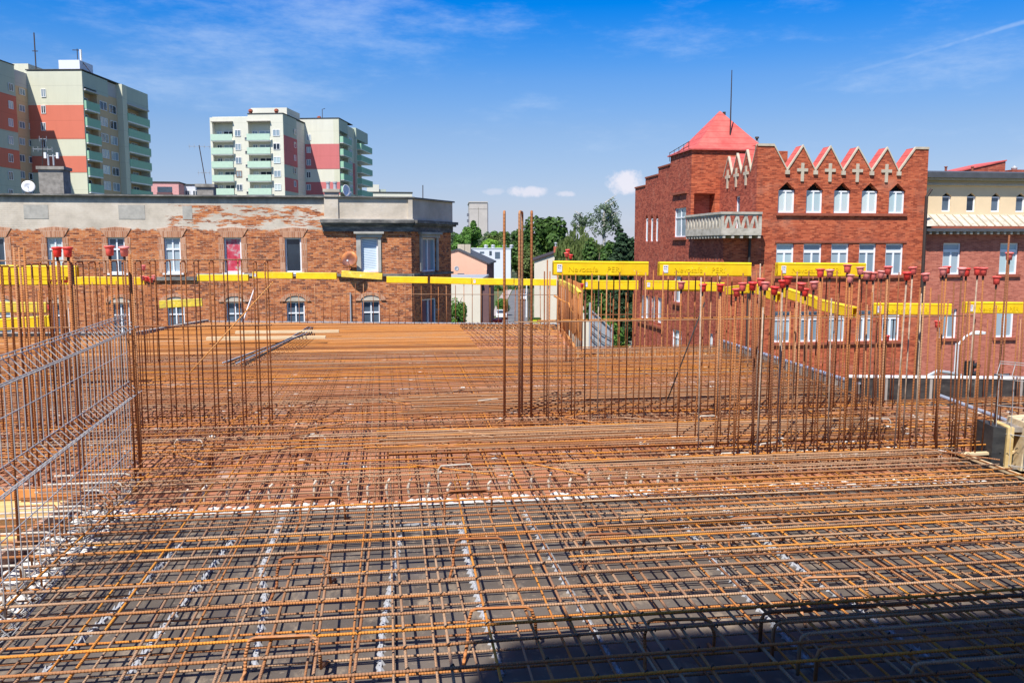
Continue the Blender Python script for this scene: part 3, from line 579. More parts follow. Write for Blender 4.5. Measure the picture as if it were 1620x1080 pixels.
bm = B(); pierced(bm, V((0, by0, 0)), UX, NY, bx0+.15, bx1-.15, 4); obox(bm, V((0, by0, 0)), UX, NY, bx0, bx0+.15, -.15, .0, bz0+.1, bz1-.12); obox(bm, V((0, by0, 0)), UX, NY, bx1-.15, bx1, -.15, 0, bz0+.1, bz1-.12)
mkobj('parapet', bm, 'balcony_stone', bal)
bm = B(); pierced(bm, V((bx0, 0, 0)), UY, NX, by0+.2, by1, 11); mkobj('parapet', bm, 'balcony_stone', bal)
bm = B(); box(bm, bx0-.06, bx1, by0-.06, by0+.2, bz1-.12, bz1); box(bm, bx0-.06, bx0+.2, by0+.2, by1, bz1-.12, bz1); mkobj('parapet_cap', bm, 'balcony_stone', bal)
bm = B()
for k in range(5): box(bm, bx0+.1+k*.5, bx0+.25+k*.5, by0+.03, 44.98, bz0-.28, bz0-.12)
for k in range(12): box(bm, bx0+.03, XA-.02, by0+.5+k*.45, by0+.65+k*.45, bz0-.28, bz0-.12)
mkobj('dentils', bm, 'balcony_stone', bal)
bm = B(); tube(bm, [(19.55, 44.85, 12.8), (19.55, 44.85, 0)], .08, 8); mkobj('downpipe', bm, 'pipe_dark', S)
bm = B(); tube(bm, [(XR+.15, 44.8, 15.4), (XR-.12, 44.8, 15.0), (XR-.12, 44.8, 0)], .09, 8); mkobj('downpipe', bm, 'pipe_dark', S)
chs = empty('roof_stack', (21.4, 51.4, 16.3), 'grey metal clad stack with three cowls behind the first gable', 'chimney')
bm = B(); box(bm, 0, .75, 0, .9, 0, 2.4); mkobj('stack', bm, 'chimney_render', chs); bm = B(); lathe(bm, (1.25, .4, 0), [(.55, 0), (.55, 1.9), (.3, 2.4), (.3, 2.45)], 16); mkobj('duct', bm, 'metal_grey', chs)
for k in range(3): bm = B(); lathe(bm, (.35+k*.55, .4, 2.4), [(.07, 0), (.07, .2), (.14, .22), (.12, .32)], 8); mkobj('cowl', bm, 'pipe_dark', chs)

# right wing
R = empty('cream_and_brick_wing', (0, 0, 0), 'right wing with cream upper storey of small pointed windows over brick', 'building')
G0 = V((0, 45.35, 0)); G1 = V((0, 46.1, 0)); XE = 46
ap = [(atY(a, 325, 46.1).x, atY(b, 325, 46.1).x) for a, b in ((1490, 1504), (1529, 1543), (1568, 1582), (1607, 1621), (1646, 1660), (1685, 1699), (1724, 1738))]
ha = [(a, b, 14.22, 15.1, .22) for a, b in ap]
wb = [(atY(a, 400, 45.35).x, atY(b, 400, 45.35).x) for a, b in ((1492, 1520), (1582, 1611), (1672, 1701), (1762, 1791))]
hb = [(a, b, 10.6, 12.4) for a, b in wb]; hc = [(a, b, 6.9, 8.6) for a, b in wb]; hd = [(a, b, 4.0, 4.75) for a, b in wb]
bm = B(); wall(bm, G0, UX, NY, XR, XE, 0, 13.1, hb+hc+hd, .25); mkobj('wall', bm, 'brick_pink', R)
bm = B(); wall(bm, G1, UX, NY, XR, XE, 13.1, 16.1, ha, .25); mkobj('upper_wall', bm, 'cream_plaster', R)
for h in ha:
    window(R, G1, UX, NY, *h[:4], 'single', .15, 'glass', fw_=.07); m = (h[0]+h[1])/2
    bm = B(); prism(bm, G1, UX, NY, [(h[0], 15.1), (h[1], 15.1), (m, 15.32)], -.24, -.2); mkobj('niche_back', bm, 'shade_black', R)  # shade of the pointed niche put into a near black back
for h in hb: window(R, G0, UX, NY, *h, 'transom', .16, 'glass_curtain' if h is hb[0] else 'glass_pale', fw_=.085)
for h in hc: window(R, G0, UX, NY, *h, 'double', .16, 'glass_curtain', fw_=.085)
for h in hd: window(R, G0, UX, NY, *h, 'transom', .16, 'glass', fw_=.07)
for h in hb+hc: bm = B(); obox(bm, G0, UX, NY, h[0]-.15, h[1]+.15, -.04, .12, h[2]-.16, h[2]); mkobj('sill', bm, 'red_brickish', R)
bm = B(); prism(bm, V((0, 0, 0)), UY, UX, [(44.95, 13.35), (46.1, 13.35), (46.1, 14.05), (46.0, 14.05)], XR, XE); mkobj('sloping_apron', bm, 'balcony_stone', R)
bm = B(); k = 0
while XR+.8+k*.5 < XE: x = XR+.8+k*.5; prism(bm, V((0, 0, 0)), UY, UX, [(44.85, 13.40), (45.05, 13.36), (45.98, 14.0), (45.9, 14.06)], x, x+.045); k += 1
mkobj('apron_ribs', bm, 'cream_stone', R)
bm = B(); box(bm, XR+.4, XE, 44.82, 45.2, 13.22, 13.36); mkobj('tile_course', bm, 'red_brickish', R)
bm = B(); box(bm, XR, XE, 44.75, 45.34, 13.05, 13.22); mkobj('cornice', bm, 'dark_roof', R)
bm = B(); k = 0
while XR+.2+k*.42 < XE: x = XR+.2+k*.42; box(bm, x, x+.14, 44.82, 45.34, 12.9, 13.05); k += 1
mkobj('dentils', bm, 'balcony_stone', R)
bm = B(); box(bm, XR, XE, 45.75, 46.6, 16.0, 16.12); box(bm, XR, XE, 45.9, 46.6, 15.72, 15.80); mkobj('eaves', bm, 'cream_stone', R)
bm = B(); prism(bm, V((0, 0, 0)), UY, UX, [(45.55, 16.12), (56, 16.12), (51, 17.0), (45.55, 16.42)], XR, XE); mkobj('roof', bm, 'dark_roof', R)
bm = B(); box(bm, XR+.02, XE, 46.4, 56, 0, 16.1); mkobj('inner_mass', bm, 'tar_roof', R)
e = empty('roof_parapet_wall', tuple(atY(1515, 272, 52)), 'sloping dark red rooftop wall behind the cream storey', 'rooftop wall')
bm = B(); prism(bm, O0, UX, UY, [(0, -.3), (3.4, -.3), (3.4, .72), (0, -.05)], 0, 3); mkobj('wall_panel', bm, 'brick_side', e)
bm = B(); prism(bm, O0, UX, UY, [(-.1, -.03), (3.45, .74), (3.45, .82), (-.1, .05)], -.06, 3.06); mkobj('wall_cap', bm, 'red_roof', e)
e = empty('rooftop_box', tuple(atY(1602, 272, 52)), 'small brick rooftop box with grey cowl at the right edge', 'rooftop box')
bm = B(); box(bm, 0, 1.4, 0, 1.2, -.3, .15); mkobj('box_body', bm, 'brick_side', e); bm = B(); lathe(bm, (.5, .5, .15), [(.15, 0), (.2, .15), (.05, .3)], 10); mkobj('cowl', bm, 'metal_grey', e)
for x, y in ((1496, 263), (1538, 262)):
    p = atY(x, 274, 51.0); e = empty('roof_vent_pipe', tuple(p), 'thin red vent pipe on the dark wing roof, %s' % ('left of the sloping wall' if x < 1500 else 'in front of the sloping wall'), 'vent pipe'); bm = B(); lathe(bm, (0, 0, -.2), [(.07, 0), (.07, .55), (.1, .56), (.1, .62)], 8); mkobj('pipe', bm, 'red_brickish', e)

# ================================================================ TOWER BLOCKS
def towerframe(name, C0, ang, label):
    e = empty(name, (C0.x, C0.y, 0), label, 'tower block', 'painted tower blocks', -math.radians(ang))
    a = math.radians(ang); return e, V((math.cos(a), -math.sin(a), 0)), V((math.sin(a), math.cos(a), 0))
class TF:
    def __init__(s, name, C0, ang, label): s.C = V((C0.x, C0.y, 0)); s.e, s.U, s.W = towerframe(name, C0, ang, label)
    def front(s, v, x, y): p = onp(x, y, s.C+s.W*v, s.W)-s.C; return p.dot(s.U), p.z
    def side(s, u, x, y): p = onp(x, y, s.C+s.U*u, s.U)-s.C; return p.dot(s.W), p.z
    def bx(s, name, mat, *a, label=None):
        bm = B(); box(bm, *a); return mkobj(name, bm, mat, s.e, label)
    def winF(s, v, a, b, c, d, pane='glass', frame='white_frame', style='double'): window(s.e, V((0, v, 0)), UX, NY, a, b, c, d, style, -.04, pane, frame, .075)
    def winS(s, u, a, b, c, d, pane='glass', frame='white_frame', style='double'): window(s.e, V((u, 0, 0)), UY, UX, a, b, c, d, style, -.04, pane, frame, .075)
r_ = random.Random(3)
pn = lambda: r_.choice(['glass', 'glass', 'glass', 'glass_curtain', 'glass_curtain', 'glass_pale'])
t = TF('tower_block', atY(129, 112, 142), 9.7, 'tall green and red tower block with stacked green balconies at the far left')
zt = 38.87
t.bx('body', 'tb_green', -8.9, -1.2, 0, 21, 0, zt); t.bx('body', 'tb_green', -1.2, 0, 0, .35, 0, zt)
t.bx('upper_wall', 'tb_green_dark', -1.2, -.01, .35, 4.2, 36.6, zt-.02); t.bx('wall', 'tb_beige', -1.2, 0, 4.2, 7.9, 0, 36.2); t.bx('upper_wall', 'tb_green_dark', -1.2, 0, 4.2, 7.9, 36.2, zt-.02)
t.bx('wall', 'tb_beige', -1.2, -.3, 7.9, 11.3, 0, 36.6); t.bx('upper_wall', 'tb_grey', -1.2, -.3, 7.9, 11.3, 36.6, zt-.05)
t.bx('fin', 'tb_green', -1.2, .7, 11.3, 12.9, 0, zt+.1); t.bx('upper_wall', 'tb_green_dark', -1.2, .6, 12.9, 21, 36.2, zt+.1); t.bx('fin', 'tb_green', -1.2, .5, 20.7, 21, 0, 36.2)
t.bx('loggia_wall', 'tb_beige', -1.19, -1.1, .35, 4.2, 0, 36.6); t.bx('loggia_wall', 'tb_beige', -1.19, -1.1, 12.9, 20.7, 0, 36.2)
for k in range(7):
    z = 33.15-2.52*k
    for (a, b, q) in ((.2, 4.3, .35), (12.85, 20.9, .8)):
        o = t.bx('balcony', 'white_paint', -1.1, q, a, b, z-.12, z+.12); bm = B(); box(bm, q-.06, q+.02, a-.02, b+.02, z+.1, z+1.35); box(bm, -.0, q-.06, a-.04, a+.03, z+.1, z+1.35); mkobj('balcony_parapet', bm, 'balc_green', o)
    t.winS(-1.1, .9, 3.2, z+.15, z+2.1, pn()); t.winS(-1.1, 14.0, 16.2, z+.15, z+2.1, pn()); t.winS(-1.1, 17.4, 19.6, z+.15, z+2.1, pn())
    t.winS(0, 4.9, 7.1, z+.75, z+2.1, pn()); t.winS(-.3, 8.5, 10.8, z+.75, z+2.1, pn())
t.bx('balcony_canopy', 'tb_grey', -1.1, .35, .2, 4.3, 36.0, 36.25); t.bx('balcony_canopy', 'tb_grey', -1.1, .8, 12.85, 20.9, 35.9, 36.15)
f = lambda y: t.front(0, 90, y)[1]
for (ya, yb) in ((166.5, 220), (247, 273)): t.bx('painted_band', 'tb_red', -8.88, -.0, -.03, 0.01, f(yb), f(ya))
uI = t.front(0, 60, 200)[0]
for y in (146, 172, 199, 226): a, z1 = t.front(0, 65, y-5); b, z0 = t.front(0, 73, y+8); t.winF(0, a, b, z0, z1, pn())
# left wing coming forward
t.bx('wing', 'tb_green_dark', -24, uI, -14, -5.24, 0, 38.6); uR = uI-1.3; t.bx('wing', 'tb_beige', -24, uR, -5.24, 0, 0, 36.2, label='beige recessed stair wing'); t.bx('upper_wall', 'tb_grey', -24, uR+.01, -5.24, -.0, 36.2, 38.5)
g = lambda y: t.side(uI, 15, y)[1]
for (ya, yb) in ((150, 207), (236, 266)): t.bx('painted_band', 'tb_red', uI-.02, uI+.03, -14, -5.26, g(yb), g(ya))
for k in range(7):
    y = 131+28*k; a, z1 = t.side(uI, 12.5, y); b, z0 = t.side(uI, 20.5, y+14.5); t.winS(uI, a, b, z0, z1, pn())
    y = 139+26.2*k; a, z1 = t.side(uR, 29.5, y); b, z0 = t.side(uR, 39, y+13); t.winS(uR, a, b, z0, z1, pn()); a, z1 = t.side(uR, 45, y+3.5); b, z0 = t.side(uR, 57, y+16); t.winS(uR, a, b, z0, z1, pn())
t.bx('roof_edge', 'tar_roof', -8.7, .1, -.1, 21.1, zt+.1, zt+.25); t.bx('roof_edge', 'tar_roof', -24, uI+.06, -14, -5.2, 38.6, 38.75); t.bx('rear_block', 'tb_green', -24, -10, 3, 12, 0, 40.6)
t.bx('lift_house', 'white_wall', -4.6, -1.3, 2, 6, zt, 40.9)
e = empty('mobile_mast', tuple(onp(57, 108, t.C+t.W*4, t.W)), 'tall thin lattice aerial on the leftmost tower block roof', 'aerial'); bm = B(); tube(bm, [(0, 0, -1.5), (0, 0, 5.4)], .10, 4); tube(bm, [(-.4, 0, 2.6), (.4, 0, 2.6)], .08, 4); mkobj('mast', bm, 'pipe_dark', e)
e = empty('roof_antenna', tuple(onp(129, 108, t.C+t.W*3, t.W)), 'white panel antenna with stay on the tower roof edge', 'antenna'); bm = B(); tube(bm, [(0, 0, -.6), (0, 0, 2.8)], .18, 6); mkobj('panel_antenna', bm, 'white_paint', e); bm = B(); tube(bm, [(-.5, 0, 0), (-.5, 0, 2.9)], .07, 4); tube(bm, [(-1.2, 0, 2.7), (0, 0, 2.7)], .07, 4); tube(bm, [(0, 0, 1.2), (1.5, 0, -.9)], .07, 4); mkobj('bracket', bm, 'pipe_dark', e)

t = TF('tower_block', atY(447, 180, 178), 12.8, 'cream tower block with rose bands and pale green balconies left of centre')
zt = 38.4
t.bx('body', 'tb_cream', -15, 0, 1.2, 13.42, 0, zt-.3)
def zF(y): return t.front(0, 430, y)[1]
segs = [(-15, -14.5, 1), (-14.5, -10.3, 0), (-10.3, -7.15, 1), (-7.15, -2.6, 0), (-2.6, 0, 1)]
for a, b, full in segs:
    top = zt-.6 if a < -7.2 else zt
    if full: t.bx('wall', 'tb_cream', a, b, 0, 1.2, 0, top)
    else: t.bx('upper_wall', 'tb_cream', a, b, 0, 1.2, 37.0, top); t.bx('balcony_canopy', 'chimney_render', a-.1, b+.1, -.5, 1.2, 36.85, 37.0)
for k in range(7):
    z = 33.15-2.67*k
    for a, b in ((-14.6, -10.2), (-7.2, -2.5)):
        o = t.bx('balcony', 'white_paint', a, b, -.7, 1.2, z-.1, z+.1); bm = B(); box(bm, a-.02, b+.02, -.76, -.68, z+.05, z+1.3); mkobj('balcony_parapet', bm, 'balc_pale', o)
        t.winF(1.2, a+.5, a+1.5, z+.1, z+2.1, pn()); t.winF(1.2, a+1.9, b-.4, z+.9, z+2.1, pn())
    fr_ = ('wood_frame' if k == 3 else 'white_frame')
    t.winF(0, -9.9, -8.7, z+.9, z+2.15, pn(), fr_); t.winF(0, -2.1, -.7, z+.9, z+2.15, pn()); t.winF(0, -7.9, -7.3, z+.2, z+.75, 'glass', 'tb_grey', 'single')
side_z = lambda y: t.side(0, 458, y)[1]
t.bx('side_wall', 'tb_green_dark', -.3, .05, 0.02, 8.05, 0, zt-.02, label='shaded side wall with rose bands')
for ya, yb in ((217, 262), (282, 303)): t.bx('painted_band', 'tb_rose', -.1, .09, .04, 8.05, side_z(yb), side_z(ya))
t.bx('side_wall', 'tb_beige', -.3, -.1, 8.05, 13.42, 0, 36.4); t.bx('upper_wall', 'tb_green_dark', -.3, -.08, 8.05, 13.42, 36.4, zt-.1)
for k in range(5):
    y = 204+20.5*k; a, z1 = t.side(0, 464, y); b, z0 = t.side(0, 467.5, y+10); t.winS(.09, a, b, z0, z1, pn(), style='single')
    a, z1 = t.side(0, 475, y+8); b, z0 = t.side(0, 481, y+17); t.winS(-.1, a, b, z0, z1, pn())
v2 = 13.42; z2 = 39.35
t.bx('body', 'tb_cream', -2, 6.3, v2, v2+23, 0, z2); t.bx('fin', 'tb_green', 6.3, 7.5, v2, v2+.4, 0, z2); t.bx('upper_wall', 'tb_green_dark', 6.3, 7.48, v2+.4, v2+7, 36.9, z2-.02)
t.bx('wall', 'tb_green', 6.3, 7.45, v2+7, v2+12.5, 0, z2-.6); t.bx('painted_band', 'tb_rose', 7.4, 7.5, v2+10.8, v2+12.5, 24, 31); t.bx('upper_wall', 'tb_green_dark', 6.3, 7.9, v2+12.5, v2+23.2, 36.6, z2-.3); t.bx('fin', 'tb_green', 6.3, 7.9, v2+12.4, v2+13.3, 0, 36.6)
h = lambda y: t.front(v2, 510, y)[1]
for ya, yb in ((228, 267.5), (288, 308)): t.bx('painted_band', 'tb_rose', .0, 7.49, v2-.04, v2+.01, h(yb), h(ya))
for k in range(5):
    y = 213+19.7*k; a, z1 = t.front(v2, 485, y); b, z0 = t.front(v2, 492, y+9.5); t.winF(v2, a, b, z0, z1, pn())
for k in range(6):
    z = t.side(7.5, 544, 219)[1]-1.3-2.62*k
    for a, b, q in ((v2+.3, v2+7.1, 8.3), (v2+13, v2+23.3, 8.9)):
        o = t.bx('balcony', 'white_paint', 6.3, q, a, b, z-.1, z+.1); bm = B(); box(bm, q-.06, q+.02, a, b, z+.05, z+1.3); box(bm, 7.5, q-.06, a-.04, a+.02, z+.05, z+1.3); mkobj('balcony_parapet', bm, 'balc_green', o)
    t.winS(6.3, v2+1.5, v2+5, z+.2, z+2.1, pn()); t.winS(7.45, v2+8, v2+10.3, z+.8, z+2.1, pn()); t.winS(6.3, v2+15, v2+21, z+.2, z+2.1, pn())
t.bx('roof_edge', 'tar_roof', -7.2, .15, -.1, v2, zt, zt+.15); t.bx('roof_edge', 'tar_roof', -2, 7.6, v2-.1, v2+11, z2, z2+.15); t.bx('lift_house', 'tb_cream', -8, -.5, 4, 12, zt-.3, 40.2)
for u, v, m in ((-6.9, 1, 'red_brickish'), (-1.6, 1, 'red_brickish'), (2.0, v2+4, 'red_brickish')):
    bm = B(); lathe(bm, (u, v, zt+.1 if v < 5 else z2+.1), [(.35, 0), (.35, .5), (.5, .5), (.4, .9), (.05, 1.05)], 8); mkobj('roof_vent', bm, m, t.e)
e = empty('aerial', tuple(onp(510, 186, t.C+t.W*16, t.W)), 'small hooked aerial on the cream tower block roof', 'aerial'); bm = B(); tube(bm, [(0, 0, -.5), (0, 0, 1.7), (.6, 0, 1.9)], .09, 4); mkobj('mast', bm, 'pipe_dark', e)

def simple_block(name, x0, x1, y0, y1, z1, mat, label, cat='building', roof='tar_roof'):
    e = empty(name, (x0, y0, 0), label, cat); bm = B(); box(bm, 0, x1-x0, 0, y1-y0, 0, z1); mkobj('wall', bm, mat, e)
    bm = B(); box(bm, -.15, x1-x0+.15, -.15, y1-y0+.15, z1, z1+.25); mkobj('roof', bm, roof, e); return e
# low blocks peeping over the tenement
a, b = atY(238, 291, 200), atY(275, 291, 200); e = simple_block('apartment_block', a.x, b.x+1.0, 200, 230, atY(250, 289, 200).z, 'pink_wall', 'low pink apartment block between the two tower blocks')
for k in range(3): z = a.z-2.2-k*2.7; bm = B(); box(bm, 1.4, b.x-a.x-.4, -.6, 0, z-.8, z+.3); mkobj('balcony', bm, 'plum_wall', e); bm = B(); box(bm, 1.4, b.x-a.x-.4, -.04, 0, z+.4, z+1.6); mkobj('window', bm, 'glass', e)
a, b = atY(274, 294, 205), atY(309, 294, 205); e = simple_block('apartment_block', a.x, b.x, 205, 230, atY(290, 293, 205).z, 'white_wall', 'low pale grey apartment block right of the pink one')
for k in range(2):
    for q in range(3): window(e, O0, UX, NY, .8+q*1.7, 1.9+q*1.7, a.z-2.4-k*2.7, a.z-1.0-k*2.7, 'double', -.04, 'glass', fw_=.1)
a, b = atY(580, 305, 230), atY(652, 305, 230); e = simple_block('apartment_block', a.x, b.x, 230, 260, atY(600, 305, 230).z, 'tb_cream', 'low cream block beside the cream tower')
bm = B(); box(bm, 0, 3.2, 4, 10, a.z, a.z+2.4); mkobj('stair_house', bm, 'tb_cream', e); bm = B(); box(bm, 3.2, 5, 4.5, 9, a.z, a.z+1.2); mkobj('stair_house', bm, 'tb_green_dark', e)
# far concrete slab tower
a, b = atY(742.5, 322, 420), atY(771, 322, 420); t = TF('concrete_tower', V((b.x, 420, 0)), 4, 'bare grey concrete tower block rising above the far trees')
t.e['label'] = 'bare grey concrete tower block rising above the far trees'; del t.e['group']
z = atY(760, 320.5, 420).z; w_ = b.x-a.x
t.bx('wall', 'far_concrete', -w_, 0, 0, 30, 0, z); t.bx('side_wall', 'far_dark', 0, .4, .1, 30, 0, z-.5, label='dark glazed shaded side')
t.bx('roof_edge', 'far_concrete', -w_-.3, .3, -.3, 30, z, z+.5); t.bx('joint', 'chimney_render', -w_*.5-.12, -w_*.5+.12, -.05, 0, 0, z-2.2); t.bx('joint', 'chimney_render', -w_, -.2, -.05, 0, z-3.2, z-3.0)
for k in range(4): t.bx('balcony', 'far_dark', -w_-1.1, -w_, 1, 4, z-6.5-k*2.9, z-5.2-k*2.9)
for k in range(8): t.bx('window', 'glass_curtain', .4, .45, 3, 26, z-2.6-k*2.9, z-1.4-k*2.9)

# ================================================================ STREET HOUSES
def gable_house(name, x0, xr, x1, y0, y1, ze0, zr, ze1, mat, side, roof, label, over=.35):
    e = empty(name, (0, 0, 0), label, 'house')
    bm = B(); prism(bm, O0, UX, UY, [(x0, 0), (x1, 0), (x1, ze1), (xr, zr), (x0, ze0)], y0, y0+.3); mkobj('gable_wall', bm, mat, e)
    bm = B(); box(bm, x1-.3, x1, y0+.3, y1, 0, ze1); mkobj('side_wall', bm, side, e); bm = B(); box(bm, x0, x0+.3, y0+.3, y1, 0, ze0); mkobj('side_wall', bm, side, e)
    s1, s0 = (ze1-zr)/(x1-xr), (ze0-zr)/(x0-xr)
    bm = B(); prism(bm, O0, UX, UY, [(x0-over, ze0-s0*over), (xr, zr), (x1+over, ze1+s1*over), (x1+over, ze1+s1*over+.18), (xr, zr+.18), (x0-over, ze0-s0*over+.18)], y0-.15, y1+.2); mkobj('roof', bm, roof, e)
    return e
def turn(e, px_, py_, deg=-9.8):
    P_ = V((px_, py_, 0)); M = Matrix.Translation(P_) @ Matrix.Rotation(math.radians(deg), 4, 'Z') @ Matrix.Translation(-P_) @ Matrix.Translation(e.location)
    e.location = M.to_translation(); e.rotation_euler = M.to_euler()
h = gable_house('salmon_house', 3.0, 8.6, 12.35, 110, 128, 10.2, 11.75, 10.05, 'salmon', 'plum_wall', 'dark_roof', 'salmon painted gable house with dark roof left of the street')
bm = B(); box(bm, 8.3, 9.2, 113, 113.8, 11.2, 12.5); box(bm, 9.25, 10.0, 113, 113.8, 11.2, 12.5); mkobj('chimney', bm, 'cream_stone', h)
bm = B(); box(bm, 8.9-.35, 9.4, 109.85, 110.0, 8.55, 8.75); mkobj('window', bm, 'glass', h)
bm = B(); box(bm, 11.95, 12.33, 109.8, 110.0, 0, 9.2); mkobj('corner_pier', bm, 'salmon', h)
turn(h, 12.35, 110); p = atY(722, 425, 109.9); dish('satellite_dish', tuple(p), .32, (.3, -1, .2), 'metal_grey', 'small grey satellite dish on the salmon gable', arm=False)
e = simple_block('cream_outbuilding', 4.6, 9.6, 92, 106, atY(735, 443, 92).z-.1, 'cream_wall', 'low cream building with grey flat roof in front of the salmon house', 'building', 'metal_grey')
bm = B(); box(bm, 5.0, 5.9, .5, 10, 0, 8.0); mkobj('annex', bm, 'plum_wall', e); turn(e, 9.6, 92)
# modern white house
WY = 285; a, b = atY(742, 395, WY), atY(808, 395, WY); z = atY(770, 393.5, WY).z
e = simple_block('modern_white_house', a.x, b.x, WY, WY+20, z, 'white_wall', 'modern white flat roofed building with dark windows behind the salmon house', 'building', 'white_wall')
for xa, xb, ya, yb in ((774, 778, 397, 404), (783, 791, 398.5, 409), (759, 766, 398, 401)):
    p, q = atY(xa, ya, WY), atY(xb, yb, WY); bm = B(); box(bm, p.x-a.x, q.x-a.x, -.06, 0.02, q.z, p.z); mkobj('window', bm, 'glass', e)
bm = B(); box(bm, b.x-a.x, b.x-a.x+.1, .1, 20, 0, z-.1); mkobj('side_wall', bm, 'tb_grey', e)
for k in range(4): bm = B(); lathe(bm, (6.0+k*2.4+(k > 1)*1.5, 3, z+.2), [(.6, 0), (.6, .8), (.8, .82), (.4, 1.2)], 8); mkobj('roof_unit', bm, 'metal_grey', e)
# cream long gable right of the street
h = gable_house('cream_gable_house', 16.87, 21.7, 28.5, 100, 125, 10.5, 12.1, 9.9, 'cream_wall', 'cream_wall', 'pipe_dark', 'plain cream gable house with chimney right of the street')
bm = B(); box(bm, 19.2, 19.85, 102, 102.7, 11.2, 12.2); turn(h, 16.87, 100); ch = mkobj('chimney', bm, 'chimney_brick', h); bm = B(); lathe(bm, (19.5, 102.3, 12.2), [(.16, 0), (.16, .35), (.24, .36), (.2, .5)], 8); mkobj('cowl', bm, 'metal_grey', ch)
# two street lamps
def lamp(p, h, arm, label, r=.06, mat='lamp_white', dirx=1):
    e = empty('street_lamp', (p[0], p[1], 0), label, 'street lamp', 'street lamps')
    bm = B(); tube(bm, [(0, 0, 0), (0, 0, h)], [r*1.5, r], 8); mkobj('pole', bm, mat, e)
    bm = B(); tube(bm, [(0, 0, h-.1), (dirx*arm*.5, 0, h+.25), (dirx*arm, 0, h+.4)], r*.6, 6); mkobj('arm', bm, mat, e)
    bm = B(); lathe(bm, (dirx*(arm+.25), 0, h+.36), [(.03, -.03), (.1, .0), (.10, .06), (.03, .1)], 8); m = Matrix.Translation((dirx*(arm+.25), 0, h+.38)) @ Matrix.Diagonal((3.2, 1.3, 1.2, 1)) @ Matrix.Translation((-dirx*(arm+.25), 0, -h-.38)); bmesh.ops.transform(bm, matrix=m, verts=bm.verts); mkobj('lamp_head', bm, mat, e)
p = atY(831, 500, 148); lamp((23.3, 146), 12.2-45*146/1350*1.0-.5, 1.2, 'slim white street lamp beside the road in the distance', .09)
q = atY(1515, 533, 30); lamp((q.x, 30), q.z-.25, .62, 'white street lamp in front of the red brick wing', .07)
p = atY(733, 490, 88); lamp((p.x-1, 88), p.z, .8, 'low white lamp in front of the cream outbuilding', .05)
# traffic signal on a bent mast
e = empty('traffic_signal', (atY(1458, 640, 28).x, 28, 0), 'black traffic signal hanging from a bent grey mast by the wing', 'traffic signal')
ox = atY(1458, 640, 28).x; pts = [V((0, 0, 0))]+[V((atY(x, y, 28).x-ox, 0, atY(x, y, 28).z)) for x, y in ((1459, 608), (1467, 595), (1483, 587), (1500, 589), (1541, 599))]
bm = B(); tube(bm, pts, .065, 8); mkobj('mast', bm, 'metal_grey', e)
p, q = atY(1523, 570, 28), atY(1535, 612, 28); bm = B(); box(bm, p.x-ox, q.x-ox, -.15, -.1, q.z, p.z); o = mkobj('backboard', bm, 'signal_black', e)
for k in range(3):
    bm = B(); lathe(bm, (q.x-ox+.07, -.12, p.z-.18-k*.30), [(.09, -.12), (.10, .12)], 10, V((1, 0, .2)).normalized()); mkobj('lamp_hood', bm, 'signal_black', e)
# cars
def car(x, y, rz, mat, label, van=False):
    e = empty('parked_car' if not van else 'parked_van', (x, y, .01), label, 'van' if van else 'car', None if van else 'cars on the far street', rz)
    L_, W_ = 4.2, 1.75
    prof = [(-2.1, .35), (2.1, .35), (2.1, .75), (1.95, .92), (.95, 1.0), (-1.85, 1.0), (-2.08, .8)] if not van else [(-2.4, .4), (2.4, .4), (2.45, 1.1), (1.7, 1.35), (1.1, 2.0), (-2.4, 2.05)]
    bm = B(); prism(bm, O0, UY*-1, UX, prof, -W_/2, W_/2); bmesh.ops.bevel(bm, geom=bm.edges[:], offset=.06, segments=2, affect='EDGES'); mkobj('body', bm, mat, e, smooth=False)
    if not van:
        bm = B(); prism(bm, O0, UY*-1, UX, [(1.0, .98), (-1.75, .98), (-1.35, 1.42), (.25, 1.45)], -W_/2+.14, W_/2-.14); mkobj('windows', bm, 'glass', e)
        bm = B(); prism(bm, O0, UY*-1, UX, [(.22, 1.40), (-1.33, 1.38), (-1.28, 1.46), (.18, 1.50)], -W_/2+.16, W_/2-.16); mkobj('car_roof', bm, mat, e)
    else: bm = B(); prism(bm, O0, UY*-1, UX, [(1.75, 1.34), (1.15, 1.95), (1.2, 1.97), (1.8, 1.36)], -.75, .75); mkobj('windscreen', bm, 'glass', e)
    for sx in (-1, 1):
        for sy in (-1.3, 1.3):
            bm = B(); lathe(bm, (sx*(W_/2-.1)-.1, sy, .32), [(.32, 0), (.32, .2)], 14, UX); wh = mkobj('wheel', bm, 'tyre', e); bm = B(); lathe(bm, (sx*(W_/2-.1)-.11, sy, .32), [(.18, 0), (.18, .22)], 10, UX); mkobj('rim', bm, 'metal_grey', wh)
        bm = B(); box(bm, sx*.6-.15, sx*.6+.15, -2.12, -2.02, .68, .82); mkobj('headlight', bm, 'glass_pale', e)
p = atZ(793, 504, 0); car(p.x, p.y, -.12, 'car_white', 'white car at the near left kerb of the street')
p = atZ(827, 475, 0); car(p.x, p.y, -.15, 'car_white', 'white car farther up the street')
p = atZ(835, 474, 0); car(p.x+.6, p.y+4, -.15, 'car_dark', 'dark blue car beside the farther white car')
p = atZ(993, 560, 0); car(atX(1000, 560, 17.0).x-.3, 57, -.1, 'car_white', 'white van parked beyond the site below the trees', True)
